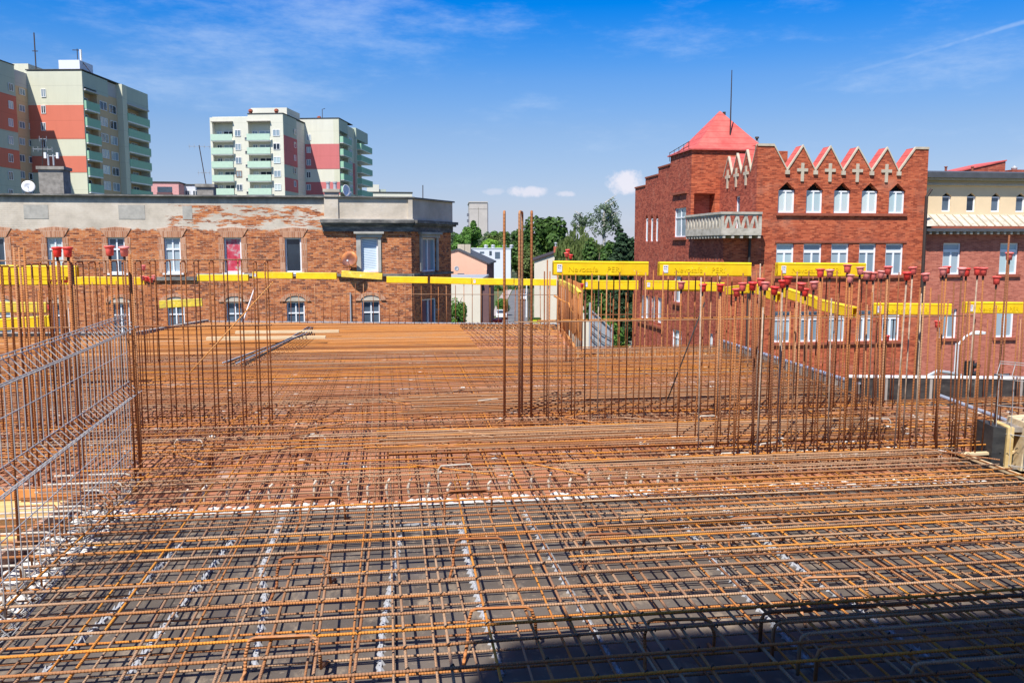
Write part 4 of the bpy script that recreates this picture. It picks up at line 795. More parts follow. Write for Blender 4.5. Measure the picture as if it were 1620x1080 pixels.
# red lorry crane arm, yellow bin
p = atY(770, 508, 100); e = empty('red_lorry', (p.x-1.8, 100, 0), 'red lorry bodies seen over the edge of the slab', 'lorry')
z = p.z
bm = B(); box(bm, 0, 1.5, 0, 2.5, z-1.4, z); mkobj('cab', bm, 'truck_red', e); bm = B(); prism(bm, O0, UX, UY, [(2.0, z-1.1), (3.6, z-.9), (3.7, z+.2), (2.1, z+.1)], 0, 2.2); mkobj('load_box', bm, 'truck_red', e); bm = B(); box(bm, 1.5, 2.1, .3, 1.9, z-1.4, z-.4); mkobj('chassis', bm, 'tyre', e)
bm = B(); box(bm, .2, 1.3, -.03, 0, z-.8, z-.3); mkobj('windscreen', bm, 'glass', e); bm = B(); box(bm, 0, 3.6, .3, 2.1, .5, z-1.4); mkobj('frame', bm, 'tyre', e)
p = atY(849, 505, 95); e = empty('yellow_container', (p.x-.6, 95, 0), 'yellow green container standing by the cream house', 'container'); bm = B(); prism(bm, O0, UX, UY, [(0.08, 0), (1.0, 0), (1.1, p.z), (0, p.z)], 0, 1.2); mkobj('body', bm, 'bin_yellow', e); bm = B(); box(bm, -.04, 1.14, -.04, 1.24, p.z, p.z+.12); mkobj('lid', bm, 'leaf_dark', e)
# scaffold mesh screen below, behind the slab edge
a, b = atY(933, 500, 30), atY(968, 560, 30); e = empty('mesh_screen', (a.x, 30, 0), 'tilted grey galvanised mesh screen beyond the slab edge', 'screen'); w_ = b.x-a.x
bm = B(); prism(bm, O0, UX, UY, [(0, 0), (w_, 0), (w_, 9.2), (0, 9.95)], 0, .03); mkobj('sheet', bm, 'metal_grey', e)
bm = B(); tube(bm, [(0, -.05, 0), (0, -.05, 10.2)], .04); tube(bm, [(w_, -.05, 0), (w_, -.05, 9.4)], .04); tube(bm, [(0, -.05, 9.95), (w_, -.05, 9.2)], .03); mkobj('frame', bm, 'metal_grey', e)
bm = B()
for k in range(16): z = 9.5-k*.28; tube(bm, [(0, -.06, z), (w_*.35, -.06, z-.25), (w_*.5, -.06, z-.42), (w_, -.06, z-.65)], .018, 4)
mkobj('slats', bm, 'dark_roof', e)

# ================================================================ TREES
def crown(name, parent, c, rad, n, leaf, mat, seed, lobes=14, droop=0, inner=.35, flat=.0, lob_r=.42):
    r = random.Random(seed); bm = B(); cs = []
    for i in range(lobes):
        d = V((r.gauss(0, 1), r.gauss(0, 1), r.gauss(0, .9))).normalized(); q = r.uniform(.35, .78)
        cs.append((V((d.x*rad[0]*q, d.y*rad[1]*q, d.z*rad[2]*q)), r.uniform(.7, 1.15)*lob_r))
    for i in range(n):
        cc, s_ = cs[r.randrange(lobes)]
        d = V((r.gauss(0, 1), r.gauss(0, 1), r.gauss(0, 1))).normalized(); q = (1-inner*r.random()**1.5)*s_
        p = cc + V((d.x*rad[0]*q, d.y*rad[1]*q, d.z*rad[2]*q*.85))
        p.z -= droop*r.random()*rad[2]*.5
        p += V(c); nn = (d+V((r.uniform(-1, 1), r.uniform(-1, 1), r.uniform(-.3, 1)))*.8).normalized()
        a = nn.orthogonal().normalized(); a = (Matrix.Rotation(r.uniform(0, 6.28), 3, nn) @ a); b = nn.cross(a); s2 = leaf*r.uniform(.6, 1.3)
        if droop: a, b = V((0, 0, -1)), V((1, r.uniform(-1, 1), 0)).normalized(); bm.faces.new([bm.verts.new(p+a*s2*1.6*i_+b*s2*.35*j) for i_, j in ((0, -1), (0, 1), (1, .4), (1, -.4))]); continue
        bm.faces.new([bm.verts.new(p+a*s2*x+b*s2*y) for x, y in ((-.5, -.15), (0, -.42), (.5, 0), (.05, .45))])
    return mkobj(name, bm, mat, parent)
def tree(px, ytop, ybot, wpx, Y, mat, label, n=2500, leaf=.4, seed=1, name='leafy_tree', cat='tree', group=None, lobes=14, droop=0, zbot=None, bark='bark', lob=.42):
    p0 = atY(px, ytop, Y); zb = atY(px, ybot, Y).z if zbot is None else zbot; p1 = atY(px+wpx, ytop, Y); rx = (p1-p0).length/2; zc = (p0.z+zb)/2; rz = (p0.z-zb)/2
    e = empty(name, (p0.x, Y, 0), label, cat, group)
    r = random.Random(seed); bm = B(); h = max(.5, zc)
    tube(bm, [(0, 0, 0), (rx*.05, 0, h*.5), (-rx*.04, 0, h), (rx*.05, 0, zc+rz*.5)], [.014*h+.05, .011*h+.04, .007*h+.03, .02], 7)
    for k in range(7):
        z = zc-rz*.7+k*rz*.2; a = r.uniform(0, 6.28); tube(bm, [(0, 0, z), (math.cos(a)*rx*.4, math.sin(a)*rx*.4, z+rz*.2), (math.cos(a)*rx*.62, math.sin(a)*rx*.62, z+rz*.3)], [.004*h+.02, .003*h+.015, .01], 5)
    mkobj('trunk', bm, bark, e)
    crown('crown', e, (0, 0, zc), (rx, rx, rz), n, leaf, mat, seed, lobes, droop, lob_r=lob); return e
tree(866, 332, 470, 84, 135, 'leaf_dark', 'large dense dark green broadleaf tree behind the cream gable house', 15000, .60, 4, lobes=40, lob=.36)
tree(836, 378, 466, 44, 128, 'leaf_olive', 'lower olive green tree at the left foot of the large dark tree', 4000, .40, 8, lobes=20)
tree(957, 298, 390, 66, 92, 'leaf_grey', 'tall airy birch top standing above the other trees', 2600, .19, 5, name='birch_tree', lobes=46, bark='bark_birch', lob=.19)
tree(920, 328, 380, 36, 95, 'leaf_grey', 'small airy birch top left of the tall birch', 1000, .19, 6, name='birch_tree', bark='bark_birch', lob=.22, lobes=24)
tree(918, 350, 450, 76, 90, 'leaf_olive', 'yellow green drooping birch behind the first yellow beam', 9000, .26, 9, name='birch_tree', lobes=34, droop=.9, bark='bark_birch')
tree(988, 336, 560, 60, 74, 'needle_dark', 'dark conifer beside the red brick building', 17000, .30, 10, name='conifer_tree', lobes=60, lob=.28)
tree(948, 366, 545, 72, 80, 'leaf_dark', 'shadowy green tree left of the dark conifer', 13000, .34, 11, lobes=44, lob=.30)
tree(968, 500, 575, 66, 66, 'leaf_mid', 'low green bush below the conifer', 4000, .20, 12, name='bush', cat='bush')
tree(726, 462, 540, 34, 86, 'leaf_mid', 'green bush in front of the cream outbuilding', 3000, .2, 13, name='bush', cat='bush')
tree(746, 345, 398, 30, 340, 'leaf_mid', 'pointed green tree left of the concrete tower foot', 3500, .8, 14, lobes=12)
tree(776, 378, 410, 50, 305, 'leaf_bright', 'bright lime green tree above the white house', 5000, .75, 15, lobes=18)
tree(733, 370, 412, 46, 300, 'leaf_mid', 'rounded mid green tree above the salmon house', 4500, .75, 16, lobes=16)
tree(716, 358, 408, 24, 320, 'leaf_grey', 'pale greyish willow at the tenement corner', 3000, .7, 17)
tree(796, 467, 492, 24, 150, 'leaf_mid', 'clipped green hedge beside the pavement', 4000, .25, 18, name='hedge', cat='hedge', zbot=.1, lobes=20)
rr = random.Random(22); mats = ['leaf_dark', 'leaf_mid', 'leaf_mid', 'leaf_grey', 'leaf_dark', 'leaf_olive']
lab_f = 'green tree in the distant wood under the concrete tower'
for i in range(26):
    x = 705+i*5.2+rr.uniform(-3, 3); Y = rr.uniform(350, 400)
    tree(x, rr.uniform(360, 374), 406, rr.uniform(24, 34), Y, rr.choice(mats), lab_f, 1500, 1.2, 40+i, group='trees of the distant wood', lobes=10)
for i in range(14):
    x = 800+i*16+rr.uniform(-3, 3); tree(x, rr.uniform(366, 378), 440, 40, rr.uniform(290, 340), rr.choice(mats), 'distant green tree behind the birches', 1500, 1.2, 80+i, group='distant trees behind the birches', lobes=10)
for i in range(6):
    tree(790+i*9, 448+rr.uniform(-2, 3), 470, 22, 235+i*3, rr.choice(mats), 'roadside tree low behind the hedge', 900, .6, 120+i, group='roadside trees beyond the hedge', lobes=8)
bm = B(); rr2 = random.Random(5)
for i in range(5000):
    x = rr2.uniform(-500, 900); y = rr2.uniform(480, 620); z = rr2.uniform(0, 15)*(.6+.4*math.sin(x*.03)); s_ = rr2.uniform(1.5, 3.2); p = V((x, y, z))
    a = V((rr2.uniform(-1, 1), rr2.uniform(-1, 1), rr2.uniform(-1, 1))).normalized(); b = a.orthogonal().normalized(); bm.faces.new([bm.verts.new(p+a*s_*u+b*s_*v) for u, v in ((-1, -.3), (0, -.9), (1, 0), (0, .9))])
tag(mkobj('far_wood', bm, 'leaf_dark'), 'far off wood along the horizon', 'wood', kind='stuff')

# ================================================================ THE SLAB UNDER CONSTRUCTION
D = 10.2; TZ = D+.185      # deck level, top mesh level
# building carrying the slab, with the decks as sheets of shuttering
out_near = [(-2.4, -1.2), (5.05, -1.2), (5.05, 6.45), (-2.4, 6.45)]
out_far = [(-2.4, 6.45), (5.05, 6.45), (5.05, 6.9), (8.9, 6.9), (8.9, 9.35), (5.8, 10.0), (6.0, 15.0), (3.3, 15.05), (4.2, 21.3), (-4.9, 23.9), (-5.4, 19.0), (-10.5, 19.6), (-10.5, 7.3), (-2.55, 7.3)]
def slab(name, pts, z0, z1, mat):
    bm = B(); a = [bm.verts.new((*p, z1)) for p in pts]; b = [bm.verts.new((*p, z0)) for p in pts]
    bm.faces.new(a); bm.faces.new(b[::-1])
    for i in range(len(pts)): bm.faces.new((a[i], b[i], b[(i+1) % len(pts)], a[(i+1) % len(pts)]))
    bmesh.ops.triangulate(bm, faces=[f for f in bm.faces if len(f.verts) > 4]); return struct(mkobj(name, bm, mat))
slab('shuttering_deck', out_near, D-.05, D, 'deck_grey'); slab('orange_deck', [(-2.55, 6.45), (8.9, 6.9) if False else (5.05, 6.45), (5.05, 6.9), (8.9, 6.9), (8.9, 9.35), (5.8, 10.0), (-2.55, 10.0)], D-.05, D-.001, 'deck_orange')
slab('orange_deck', [(-10.5, 7.3), (-2.55, 7.3), (-2.55, 10.0), (-10.5, 10.0)], D-.05, D-.001, 'deck_orange'); slab('orange_deck', [(-10.5, 10.0), (5.8, 10.0), (6.0, 15.0), (-10.5, 15.0)], D-.05, D-.001, 'deck_orange')
slab('orange_deck', [(-5.4, 15.0), (3.3, 15.0), (4.03, 20.20), (-4.52, 22.12), (-5.4, 19.0)], D-.05, D-.001, 'deck_orange'); slab('orange_deck', [(-10.5, 15.0), (-5.4, 15.0), (-5.4, 19.0), (-10.5, 19.6)], D-.05, D-.001, 'deck_orange')
for pp in ([(-2.3, -1.1), (4.9, -1.1), (4.9, 7.5), (-2.3, 7.5)], [(4.9, 7.0), (8.7, 7.0), (8.7, 9.2), (5.6, 9.8), (4.9, 9.8)], [(-10.3, 7.5), (4.9, 7.5), (4.9, 14.8), (-10.3, 14.8)], [(4.9, 9.8), (5.6, 9.8), (5.8, 14.8), (4.9, 14.8)], [(-5.2, 14.8), (3.1, 14.8), (4.0, 19.9), (-4.6, 21.8)], [(-10.3, 14.8), (-5.2, 14.8), (-5.2, 18.8), (-10.3, 19.4)]): slab('lower_storey', pp, 0, D-.30, 'site_concrete')
# unseen block added behind the camera, shaped to throw shade on the near corner
e = empty('shade_block', (0, 0, 0), 'unseen tall concrete block added behind the viewpoint to cast the near shade', 'shadow caster')
H = 20.0; k_ = 1/math.tan(math.radians(SUN_EL)); q = atZ(735, 1040, D); dy, dx = (H-D)*k_*math.cos(math.radians(SUN_AZ)), (H-D)*k_*math.sin(math.radians(SUN_AZ))
yb = 4.10-dy; xl = q.x-dx+.25
bm = B(); box(bm, xl, xl+9, yb-3, yb, 0, H); mkobj('shade_block_body', bm, 'site_concrete', e)
# concrete splash band where the grey deck meets the orange one, and along the left edge
def blobs(bm, n, x0, x1, y0, y1, z, r, seed):
    q = random.Random(seed)
    for i in range(n):
        c = V((q.uniform(x0, x1), q.uniform(y0, y1), z)); s_ = r*q.uniform(.4, 1.3); k = 7; top = bm.verts.new(c+V((0, 0, s_*q.uniform(.15, .5))))
        rim = [bm.verts.new(c+V((math.cos(t)*s_*q.uniform(.6, 1.5), math.sin(t)*s_*q.uniform(.5, 1.1), -.001))) for t in [6.283*j/k for j in range(k)]]
        for j in range(k): bm.faces.new((top, rim[j], rim[(j+1) % k]))
bm = B(); box(bm, -2.1, 5.0, 6.45, 6.475, D, D+.018); blobs(bm, 300, -2.1, 5.0, 6.5, 6.66, D+.002, .035, 1); tag(mkobj('concrete_splash', bm, 'concrete_splash'), 'white splashed concrete strip across the join of the decks', 'concrete splash', kind='stuff')
bm = B(); blobs(bm, 420, -2.36, -2.02, 2.5, 6.9, D+.002, .045, 2); tag(mkobj('concrete_splash', bm, 'concrete_splash'), 'white splashed concrete along the left slab edge', 'concrete splash', kind='stuff')
bm = B(); blobs(bm, 260, -6, 5.6, 7, 15, D+.002, .04, 4); blobs(bm, 160, 2.5, 8, 7.2, 9.4, D+.002, .07, 9); tag(mkobj('concrete_splash', bm, 'concrete_splash'), 'crumbs of spilt concrete on the orange deck', 'concrete splash', kind='stuff')
# edge forms
def edge(p0, p1, h, t, mat, label, z0=-.06, cap=None, name='edge_form', studs=0, studmat='plank_wood'):
    p0, p1 = V((*p0, D)), V((*p1, D)); d = (p1-p0); Ln = d.length; d.normalize(); nn = V((d.y, -d.x, 0)); e = empty(name, p0, label, 'edge form')
    bm = B(); obox(bm, O0, d, nn, 0, Ln, 0, t, z0, h); mkobj('board', bm, mat, e)
    if cap: bm = B(); obox(bm, O0, d, nn, 0, Ln, -.008, t+.012, h, h+.022); mkobj('top_edge', bm, cap, e)
    if studs:
        bm = B(); k = 0
        while k*studs < Ln: obox(bm, O0, d, nn, k*studs, k*studs+.03, -.018, -.002, -.02, h-.01); k += 1
        mkobj('stud_row', bm, studmat, e)
    return e
edge((4.03, 20.20), (-4.52, 22.12), .13, .05, 'black_board', 'dark edge board with pale top along the far slab edge', cap='metal_grey', studs=.22)
edge((-4.52, 22.12), (-5.4, 19.0), .17, .05, 'grey_form', 'grey edge form running back on the far left', cap='sill_stone', studs=.16)
edge((-5.4, 19.0), (-10.5, 19.6), .17, .05, 'black_board', 'dark edge form behind the left starter bars', cap='sill_stone')
edge((6.0, 15.0), (3.3, 15.05), .13, .04, 'orange_board', 'orange timber edge board across the opening', studs=.12)
edge((3.3, 15.05), (4.03, 20.20), .14, .05, 'orange_board', 'orange edge form below the bunched bars')
edge((5.8, 9.95), (6.0, 15.0), .27, .06, 'grey_form', 'grey stained upstand form on the right with blue grey metal rail', cap='tube_grey', studs=.17, studmat='grey_form')
edge((8.9, 9.35), (5.74, 10.0), .35, .08, 'black_board', 'black tarred upstand with white top at the right edge', cap='white_paint', studs=.55, studmat='site_concrete')
edge((5.05, 5.0), (5.05, 6.92), .13, .03, 'black_board', 'black edge board with pale top at the right corner', cap='plank_wood')
edge((5.05, 6.95), (8.9, 6.95), .12, .03, 'black_board', 'black edge board running right from the corner', cap='plank_wood')
edge((-2.42, 7.2), (-2.42, 1.0), .10, .035, 'edge_wood', 'pinkish timber edge board along the near left side', z0=-.35)
edge((-10.5, 7.3), (-2.55, 7.3), .03, .03, 'orange_board', 'thin orange board along the front of the left deck', z0=-.05)

# ---- bars
BARS = [0]
q = random.Random(11)
def jz(a): return q.uniform(-a, a)
def bar(p0, p1, mat, r=.0062, label=None, group=None, name='reinforcement_bar', cat='rebar', seg=6):
    p0, p1 = V(p0), V(p1); Ln_ = (p1-p0).length; k_ = max(2, int(Ln_/1.1)); d_ = (p1-p0)/k_; sd = V((-d_.y, d_.x, 0)).normalized(); ph = q.uniform(0, 6.28)
    pts = [p0+d_*i+sd*(math.sin(ph+i*1.3)*.006+jz(.005))+V((0, 0, jz(.002))) for i in range(k_+1)]
    bm = B(); tube(bm, pts, r, seg); o = mkobj(name, bm, mat, smooth=True); BARS[0] += 1
    return tag(o, label, cat, group)
q = random.Random(11)
def jz(a): return q.uniform(-a, a)
crossx = []   # (y, slope) of near top bars for ties
LT = 'rusty crosswise bar tied on top of the near mesh'; GT = 'crosswise bars on top of the near mesh'
y = 2.55
ys = []
while y < 6.5:
    x0 = -2.28+jz(.05); x1 = 5.0; sk = .055+jz(.02)
    bar((x0, y-.0*sk, TZ+.014), (x1, y+(x1-x0)*sk*.18, TZ+.014+jz(.004)), 'rust_x', .0080, LT, GT); ys.append(y); y += .185+jz(.02)
y = 2.6
while y < 6.5:
    bar((-2.3+jz(.1), y, D+.035), (5.0, y+jz(.06), D+.035), 'rust_x', .0068, 'rusty crosswise bar of the lower near mesh', 'crosswise bars of the lower near mesh'); y += .19+jz(.02)
x = -2.15; xs = []
while x < 5.0:
    k = jz(.05); bar((x-k, 2.2, TZ), (x+k, 6.6+jz(.2), TZ), 'rust_y', .0076, 'rusty lengthwise bar under the top crosswise bars of the near mesh', 'lengthwise bars of the near mesh'); xs.append((x, k))
    if x > .9 and q.random() < .4: bar((x+.055-k*.5, 2.2, TZ-.002), (x+.055+k*.5, 6.6, TZ-.002), 'rust_y', .0062, 'rusty lengthwise bar under the top crosswise bars of the near mesh', 'lengthwise bars of the near mesh')
    x += (.20 if x < 1.0 else .155)+jz(.015)
x = -2.2
while x < 5.0:
    bar((x+.03, 2.2, D+.048), (x+.03+jz(.05), 6.6, D+.048), 'rust_y', .0064, 'rusty lengthwise bar of the lower near mesh', 'lengthwise bars of the lower near mesh'); x += .20+jz(.02)
# orange, hooked crosswise bars piled on the right
def hookbar(y, x0, x1, z, left, right, label, group, r=.0068, mat='rust_x'):
    pts = []
    if left: pts += [(x0, y+.01, z-.20), (x0, y, z-.04), (x0+.01, y, z-.012), (x0+.035, y, z-.001)]
    pts += [(x0+(.05 if left else 0), y, z), (x1-.05, y+.02, z)]
    if right: pts += [(x1-.02, y+.02, z-.006), (x1, y+.02, z-.03), (x1, y+.02, z-.15)]
    bm = B(); tube(bm, pts, r, 6); o = mkobj('hooked_bar', bm, mat, smooth=True); BARS[0] += 1; return tag(o, label, 'rebar', group)
y = 4.45
while y < 6.9:
    hookbar(y, 1.55+jz(.3) if y > 4.9 else 1.0, 4.75+(7.0-y)*.06, TZ+.028, False, True, 'orange hooked bar lying over the mesh on the right', 'hooked bars on the right part of the mesh', mat='rust_orange' if q.random() < .5 else 'rust_x'); y += .115+jz(.03)
for (px_, py_) in ((1205, 968), (1224, 985), (1266, 1003), (1293, 1025), (1443, 1050)):
    p = atZ(px_, py_, TZ+.05); hookbar(p.y, p.x, 5.2, TZ+.05, True, False, r=.0095, label='dark hooked bar lying in the shade at lower right', group='hooked bars in the lower right shade')
# middle field, two layers over the orange deck
LM = 'rusty crosswise bar of the middle mesh'; GM = 'crosswise bars of the middle mesh'
y = 6.65
while y < 14.9:
    x0 = -2.5 if y < 7.3 else -7.5; x1 = 5.0 if y < 6.9 else (8.6 if y < 9.2 else (5.75 if y < 12 else 5.9))
    bar((x0, y, TZ+.01), (x1, y+jz(.05)+(.10), TZ+.012), 'rust_x', .0074, LM, GM, seg=5); y += .135+jz(.03)
def many(name, segs, mat, label, kind='stuff', r=.006, cat='rebar'):
    bm = B()
    for a, b in segs: tube(bm, [a, b], r, 5, False)
    o = mkobj(name, bm, mat); tag(o, label, cat, kind=kind); return o
sg = []; y = 6.7
while y < 14.9:
    x0 = -2.5 if y < 7.3 else -7.5; x1 = 5.0 if y < 6.9 else (8.6 if y < 9.3 else 5.8); sg.append(((x0, y, D+.035), (x1, y+jz(.08), D+.035))); y += .17+jz(.03)
many('mesh_bars', sg, 'rust_x', 'lower layer of rusty crosswise bars over the orange deck')
sg = []; x = -7.4
while x < 8.6:
    y0 = 6.6 if -2.4 < x < 5 else 7.4; y1 = 14.9 if x < 5.75 else 9.3
    sg.append(((x, y0, TZ), (x+jz(.12), y1, TZ))); sg.append(((x+.07, y0, D+.045), (x+.07+jz(.12), y1, D+.045)))
    if q.random() < .5: sg.append(((x+.03, y0, TZ-.01), (x+.05, min(y1, y0+4), TZ-.01)))
    x += .16+jz(.03)
many('mesh_bars', sg, 'rust_y', 'rusty lengthwise bars of both layers over the orange deck')
for k in range(46):
    x_, y_ = (q.uniform(-2.2, 5.2), q.uniform(6.7, 9.8)); a_ = q.uniform(-.5, .5); w_ = q.uniform(.18, .34); h_ = TZ+q.uniform(-.02, .05); c_, s2 = math.cos(a_), math.sin(a_)
    bm = B(); tube(bm, [(x_, y_, D+.01), (x_, y_, h_-.03), (x_+.02*c_, y_+.02*s2, h_), (x_+(w_-.02)*c_, y_+(w_-.02)*s2, h_), (x_+w_*c_, y_+w_*s2, h_-.03), (x_+w_*c_, y_+w_*s2, D+.01)], .0075, 5)
    tag(mkobj('stirrup', bm, 'crusted' if k % 5 == 0 else 'rust_z', smooth=True), 'small bent stirrup caught in the middle mesh', 'rebar', 'stirrups caught in the middle mesh')
for k in range(30):
    x_, y_ = q.uniform(-2.2, 5.0), q.uniform(6.8, 10.2); a_ = q.choice((-.9, -.6, .5, .8, 1.2)); L_ = q.uniform(.35, .9)
    bar((x_, y_, TZ+.02), (x_+L_*math.cos(a_), y_+L_*math.sin(a_), TZ+.03), 'rust_y', .0065, 'short loose bar lying askew on the middle mesh', 'short loose bars on the middle mesh', name='loose_bar')
# dense bundles laid crosswise in the middle
for (y0, y1, x0, x1, st, lb) in ((7.35, 8.35, -.15, 4.9, .072, 'dense crosswise bars laid before the wall starters'), (9.1, 10.3, .15, 5.5, .08, 'dense crosswise bars laid behind the wall starters')):
    y = y0
    while y < y1:
        bar((x0+jz(.12), y, TZ+.028+jz(.006)), (x1, y+jz(.04), TZ+.028), 'rust_orange' if q.random() < .35 else 'rust_x', .0078, 'rusty bar in the '+lb.replace('crosswise bars laid', 'run of crosswise bars laid'), lb, seg=5); y += st+jz(.02)
# far field
sg = []; y = 15.0
def farx(y):
    return (-5.3+(y-19)*.1 if y > 19 else -8.5, 3.25+(y-15)*.145)
so_ = []
while y < 22.02:
    x0, x1 = farx(y); x1 = x1 if y < 21.2 else x1-(y-21.2)*3.3
    xe = (20.20-y)/0.225+4.03-.15; x1 = min(x1, xe); so_.append(((x0+.1, y, D+.13+jz(.01)), (x1-.1 if q.random() < .45 else min(1.6, x1-.1), y+jz(.03), D+.13))); y += .095+jz(.03)
many('mesh_bars', so_, 'rust_orange', 'orange crosswise bars packed over the far part of the slab', r=.009)
sg = []; x = -8.2
while x < 4.1:
    y1 = 18.9 if x < -5.2 else 20.20-(x-4.03)*0.225-.08; y0 = 15.0
    if x > 3.3: y0 = 15+(x-3.3)*6.9
    sg.append(((x, y0, D+.115), (x+jz(.1), y1, D+.115))); x += .2+jz(.03)
many('mesh_bars', sg, 'rust_y', 'rusty lengthwise bars over the far part of the slab', r=.007)
sg = []; x = 1.7
while x < 3.9:
    sg.append(((x, 16.0 if x < 3.3 else 18.5, D+.15), (x-.1, 20.9, D+.15))); x += .1
many('mesh_bars', sg, 'rust_y', 'darker mesh of lengthwise bars at the far right of the slab', r=.006)
# ties at the near crossings
bm = B()
for y in ys:
    for (x, k) in xs:
        if q.random() < .8 and y < 5.4:
            xx = x+k*((y-2.2)/4.4*2-1); yy = y+(xx+2.28)*.055*.18; c = V((xx, yy, TZ+.008)); tube(bm, [c+V((-.008, -.006, .012)), c+V((.007, .006, .016)), c+V((.012, .009, 0)), c+V((.014, .02, -.006))], .0036, 4)
for k in range(900):
    xx = q.uniform(-2.4, 5.6) if k % 3 else q.uniform(-.5, 5.2); yy = q.uniform(6.6, 10.5); c = V((xx, yy, TZ+.012)); a_ = q.uniform(0, 3.1); dd = V((math.cos(a_), math.sin(a_), 0))*.014; tube(bm, [c-dd+V((0, 0, .006)), c+V((0, 0, .012)), c+dd, c+dd*1.6-V((0, 0, .01))], .0036, 4)
tag(mkobj('wire_ties', bm, 'tie_black'), 'black wire ties at the crossings of the mesh', 'wire ties', kind='stuff')
# plastic spacer strips: toothed grey strips under the lower bars
def spacer(pts, label):
    bm = B(); r = random.Random(len(pts)*7+int(pts[0][0]*100)); n_ = 0
    for (a, b) in zip(pts, pts[1:]):
        a, b = V((*a, D)), V((*b, D)); d = (b-a); Ln = d.length; d.normalize(); nn = V((d.y, -d.x, 0)); obox(bm, a, d, nn, 0, Ln, -.008, .008, .0, .014)
        k = 0
        while k*.034 < Ln-.02:
            s_ = 1 if k % 2 else -1; u = k*.034; bm2 = [a+d*u+nn*s_*.003, a+d*(u+.022)+nn*s_*.003, a+d*(u+.012)+nn*s_*.026, a+d*(u+.011)+nn*s_*.006+V((0, 0, .034))]
            v = [bm.verts.new(p) for p in bm2]
            for f in ((0, 1, 2), (0, 1, 3), (1, 2, 3), (0, 2, 3)): bm.faces.new([v[i] for i in f])
            k += 1
    return tag(mkobj('spacer_strip', bm, 'spacer_grey'), label, 'spacer', 'toothed grey spacer strips on the deck')
G_ = lambda x, y: tuple(atZ(x, y, D))[:2]
for i, (pp, lb) in enumerate([
    ([(633, 850), (620, 920), (605, 1000), (600, 1075)], 'toothed grey spacer strip left of the centre of the near deck'),
    ([(728, 830), (745, 910), (768, 985), (795, 1070)], 'toothed grey spacer strip right of the centre of the near deck'),
    ([(830, 810), (870, 880), (915, 960), (985, 1075)], 'toothed grey spacer strip running to the start of the shade'),
    ([(1048, 790), (1130, 890), (1220, 985), (1290, 1060)], 'toothed grey spacer strip reaching into the lower right shade'),
    ([(1140, 800), (1250, 890), (1370, 975), (1480, 1050)], 'toothed grey spacer strip farthest right on the near deck'),
    ([(448, 820), (415, 900), (420, 960), (402, 1060)], 'toothed grey spacer strip in front of the bent chair bars'),
    ([(372, 850), (320, 920), (255, 1000), (200, 1075)], 'toothed grey spacer strip nearest the left edge hooks'),
    ([(290, 860), (190, 960), (60, 1075)], 'toothed grey spacer strip in the lower left corner'),
    ([(610, 830), (700, 831), (722, 831)], 'short crosswise spacer strip near the white splash')]):
    spacer([G_(*p) for p in pp], lb)
# bent chairs that hold the top mesh
def chair_bar(px_, py_, w_, ang, label):
    p = atZ(px_, py_, TZ-.01); e_ = []; w_ *= 1.25
    c, s_ = math.cos(ang), math.sin(ang); f = lambda x, y, z: V((p.x+x*c-y*s_, p.y+x*s_+y*c, z))
    pts = [f(-.02, -.16, D+.01), f(0, -.02, D+.06), f(0, 0, TZ-.05), f(.02, 0, TZ+.022), f(.05, 0, TZ+.03), f(w_-.05, .01, TZ+.03), f(w_-.02, 0, TZ+.02), f(w_, 0, TZ-.05), f(w_, .02, D+.05), f(w_+.01, .17, D+.01)]
    bm = B(); tube(bm, pts, .0088, 6); tag(mkobj('chair_bar', bm, 'rust_z', smooth=True), label, 'rebar chair', 'bent chair bars holding up the top mesh')
for x, y, w_, a, lb in ((438, 893, .24, -.05, 'bent chair bar on the left of the near mesh'), (717, 862, .26, -.12, 'bent chair bar right of the middle spacer strip'), (922, 855, .25, -.1, 'bent chair bar before the white splash band'), (740, 975, .27, -.1, 'bent chair bar at the left end of the shade'),
    (1020, 992, .27, -.15, 'bent chair bar inside the shaded lower middle'), (388, 1022, .27, -.08, 'bent chair bar at the bottom left'), (1152, 828, .3, -.1, 'bent chair bar on the right behind the shade'), (475, 797, .25, -.05, 'bent chair bar at the left end of the white splash'), (703, 786, .28, 0, 'bent chair bar on the white splash band'), (1265, 925, .3, -.1, 'bent chair bar between the right spacer strips')):
    chair_bar(x, y, w_, a, lb)
# crusted hooks along the left edge
k = 0; y = 2.9
while y < 7.1:
    crust = q.random() < .55; z = TZ+.02+jz(.01); x0 = -2.62+jz(.05); x1 = -2.08+jz(.08)
    bm = B(); tube(bm, [(x0, y, z), (x1-.05, y, z), (x1-.015, y, z-.012), (x1, y, z-.05), (x1, y, D)], .0085 if crust else .0065, 6)
    tag(mkobj('edge_hook', bm, 'crusted' if crust else 'rust_z', smooth=True), 'concrete crusted hook bar on the left slab edge' if crust else 'rusty hook bar on the left slab edge', 'rebar', 'crusted hook bars on the left edge' if crust else 'rusty hook bars on the left edge')
    if q.random() < .8:
        bm = B(); x1 -= .18; tube(bm, [(x0+.1, y+.05, z+.03), (x1-.04, y+.05, z+.03), (x1, y+.05, z-.02), (x1, y+.05, D)], .0065, 6)
        tag(mkobj('edge_hook', bm, 'rust_z', smooth=True), 'rusty hook bar on the left slab edge', 'rebar', 'rusty hook bars on the left edge')
    y += .15+jz(.03)
# crusted stubs along the white splash line
sx = -1.6
while sx < 2.6:
    bm = B(); h = .11+jz(.03); tube(bm, [(sx, 6.72, D), (sx+jz(.01), 6.72, D+h*.6), (sx+jz(.01), 6.72, D+h), (sx+.02, 6.75, D+h+.02)], [.007, .014, .010, .012], 6)
    tag(mkobj('crusted_stub', bm, 'crusted'), 'short concrete crusted stub bar on the white splash line', 'rebar', 'crusted stub bars on the splash line'); sx += .155+jz(.02)

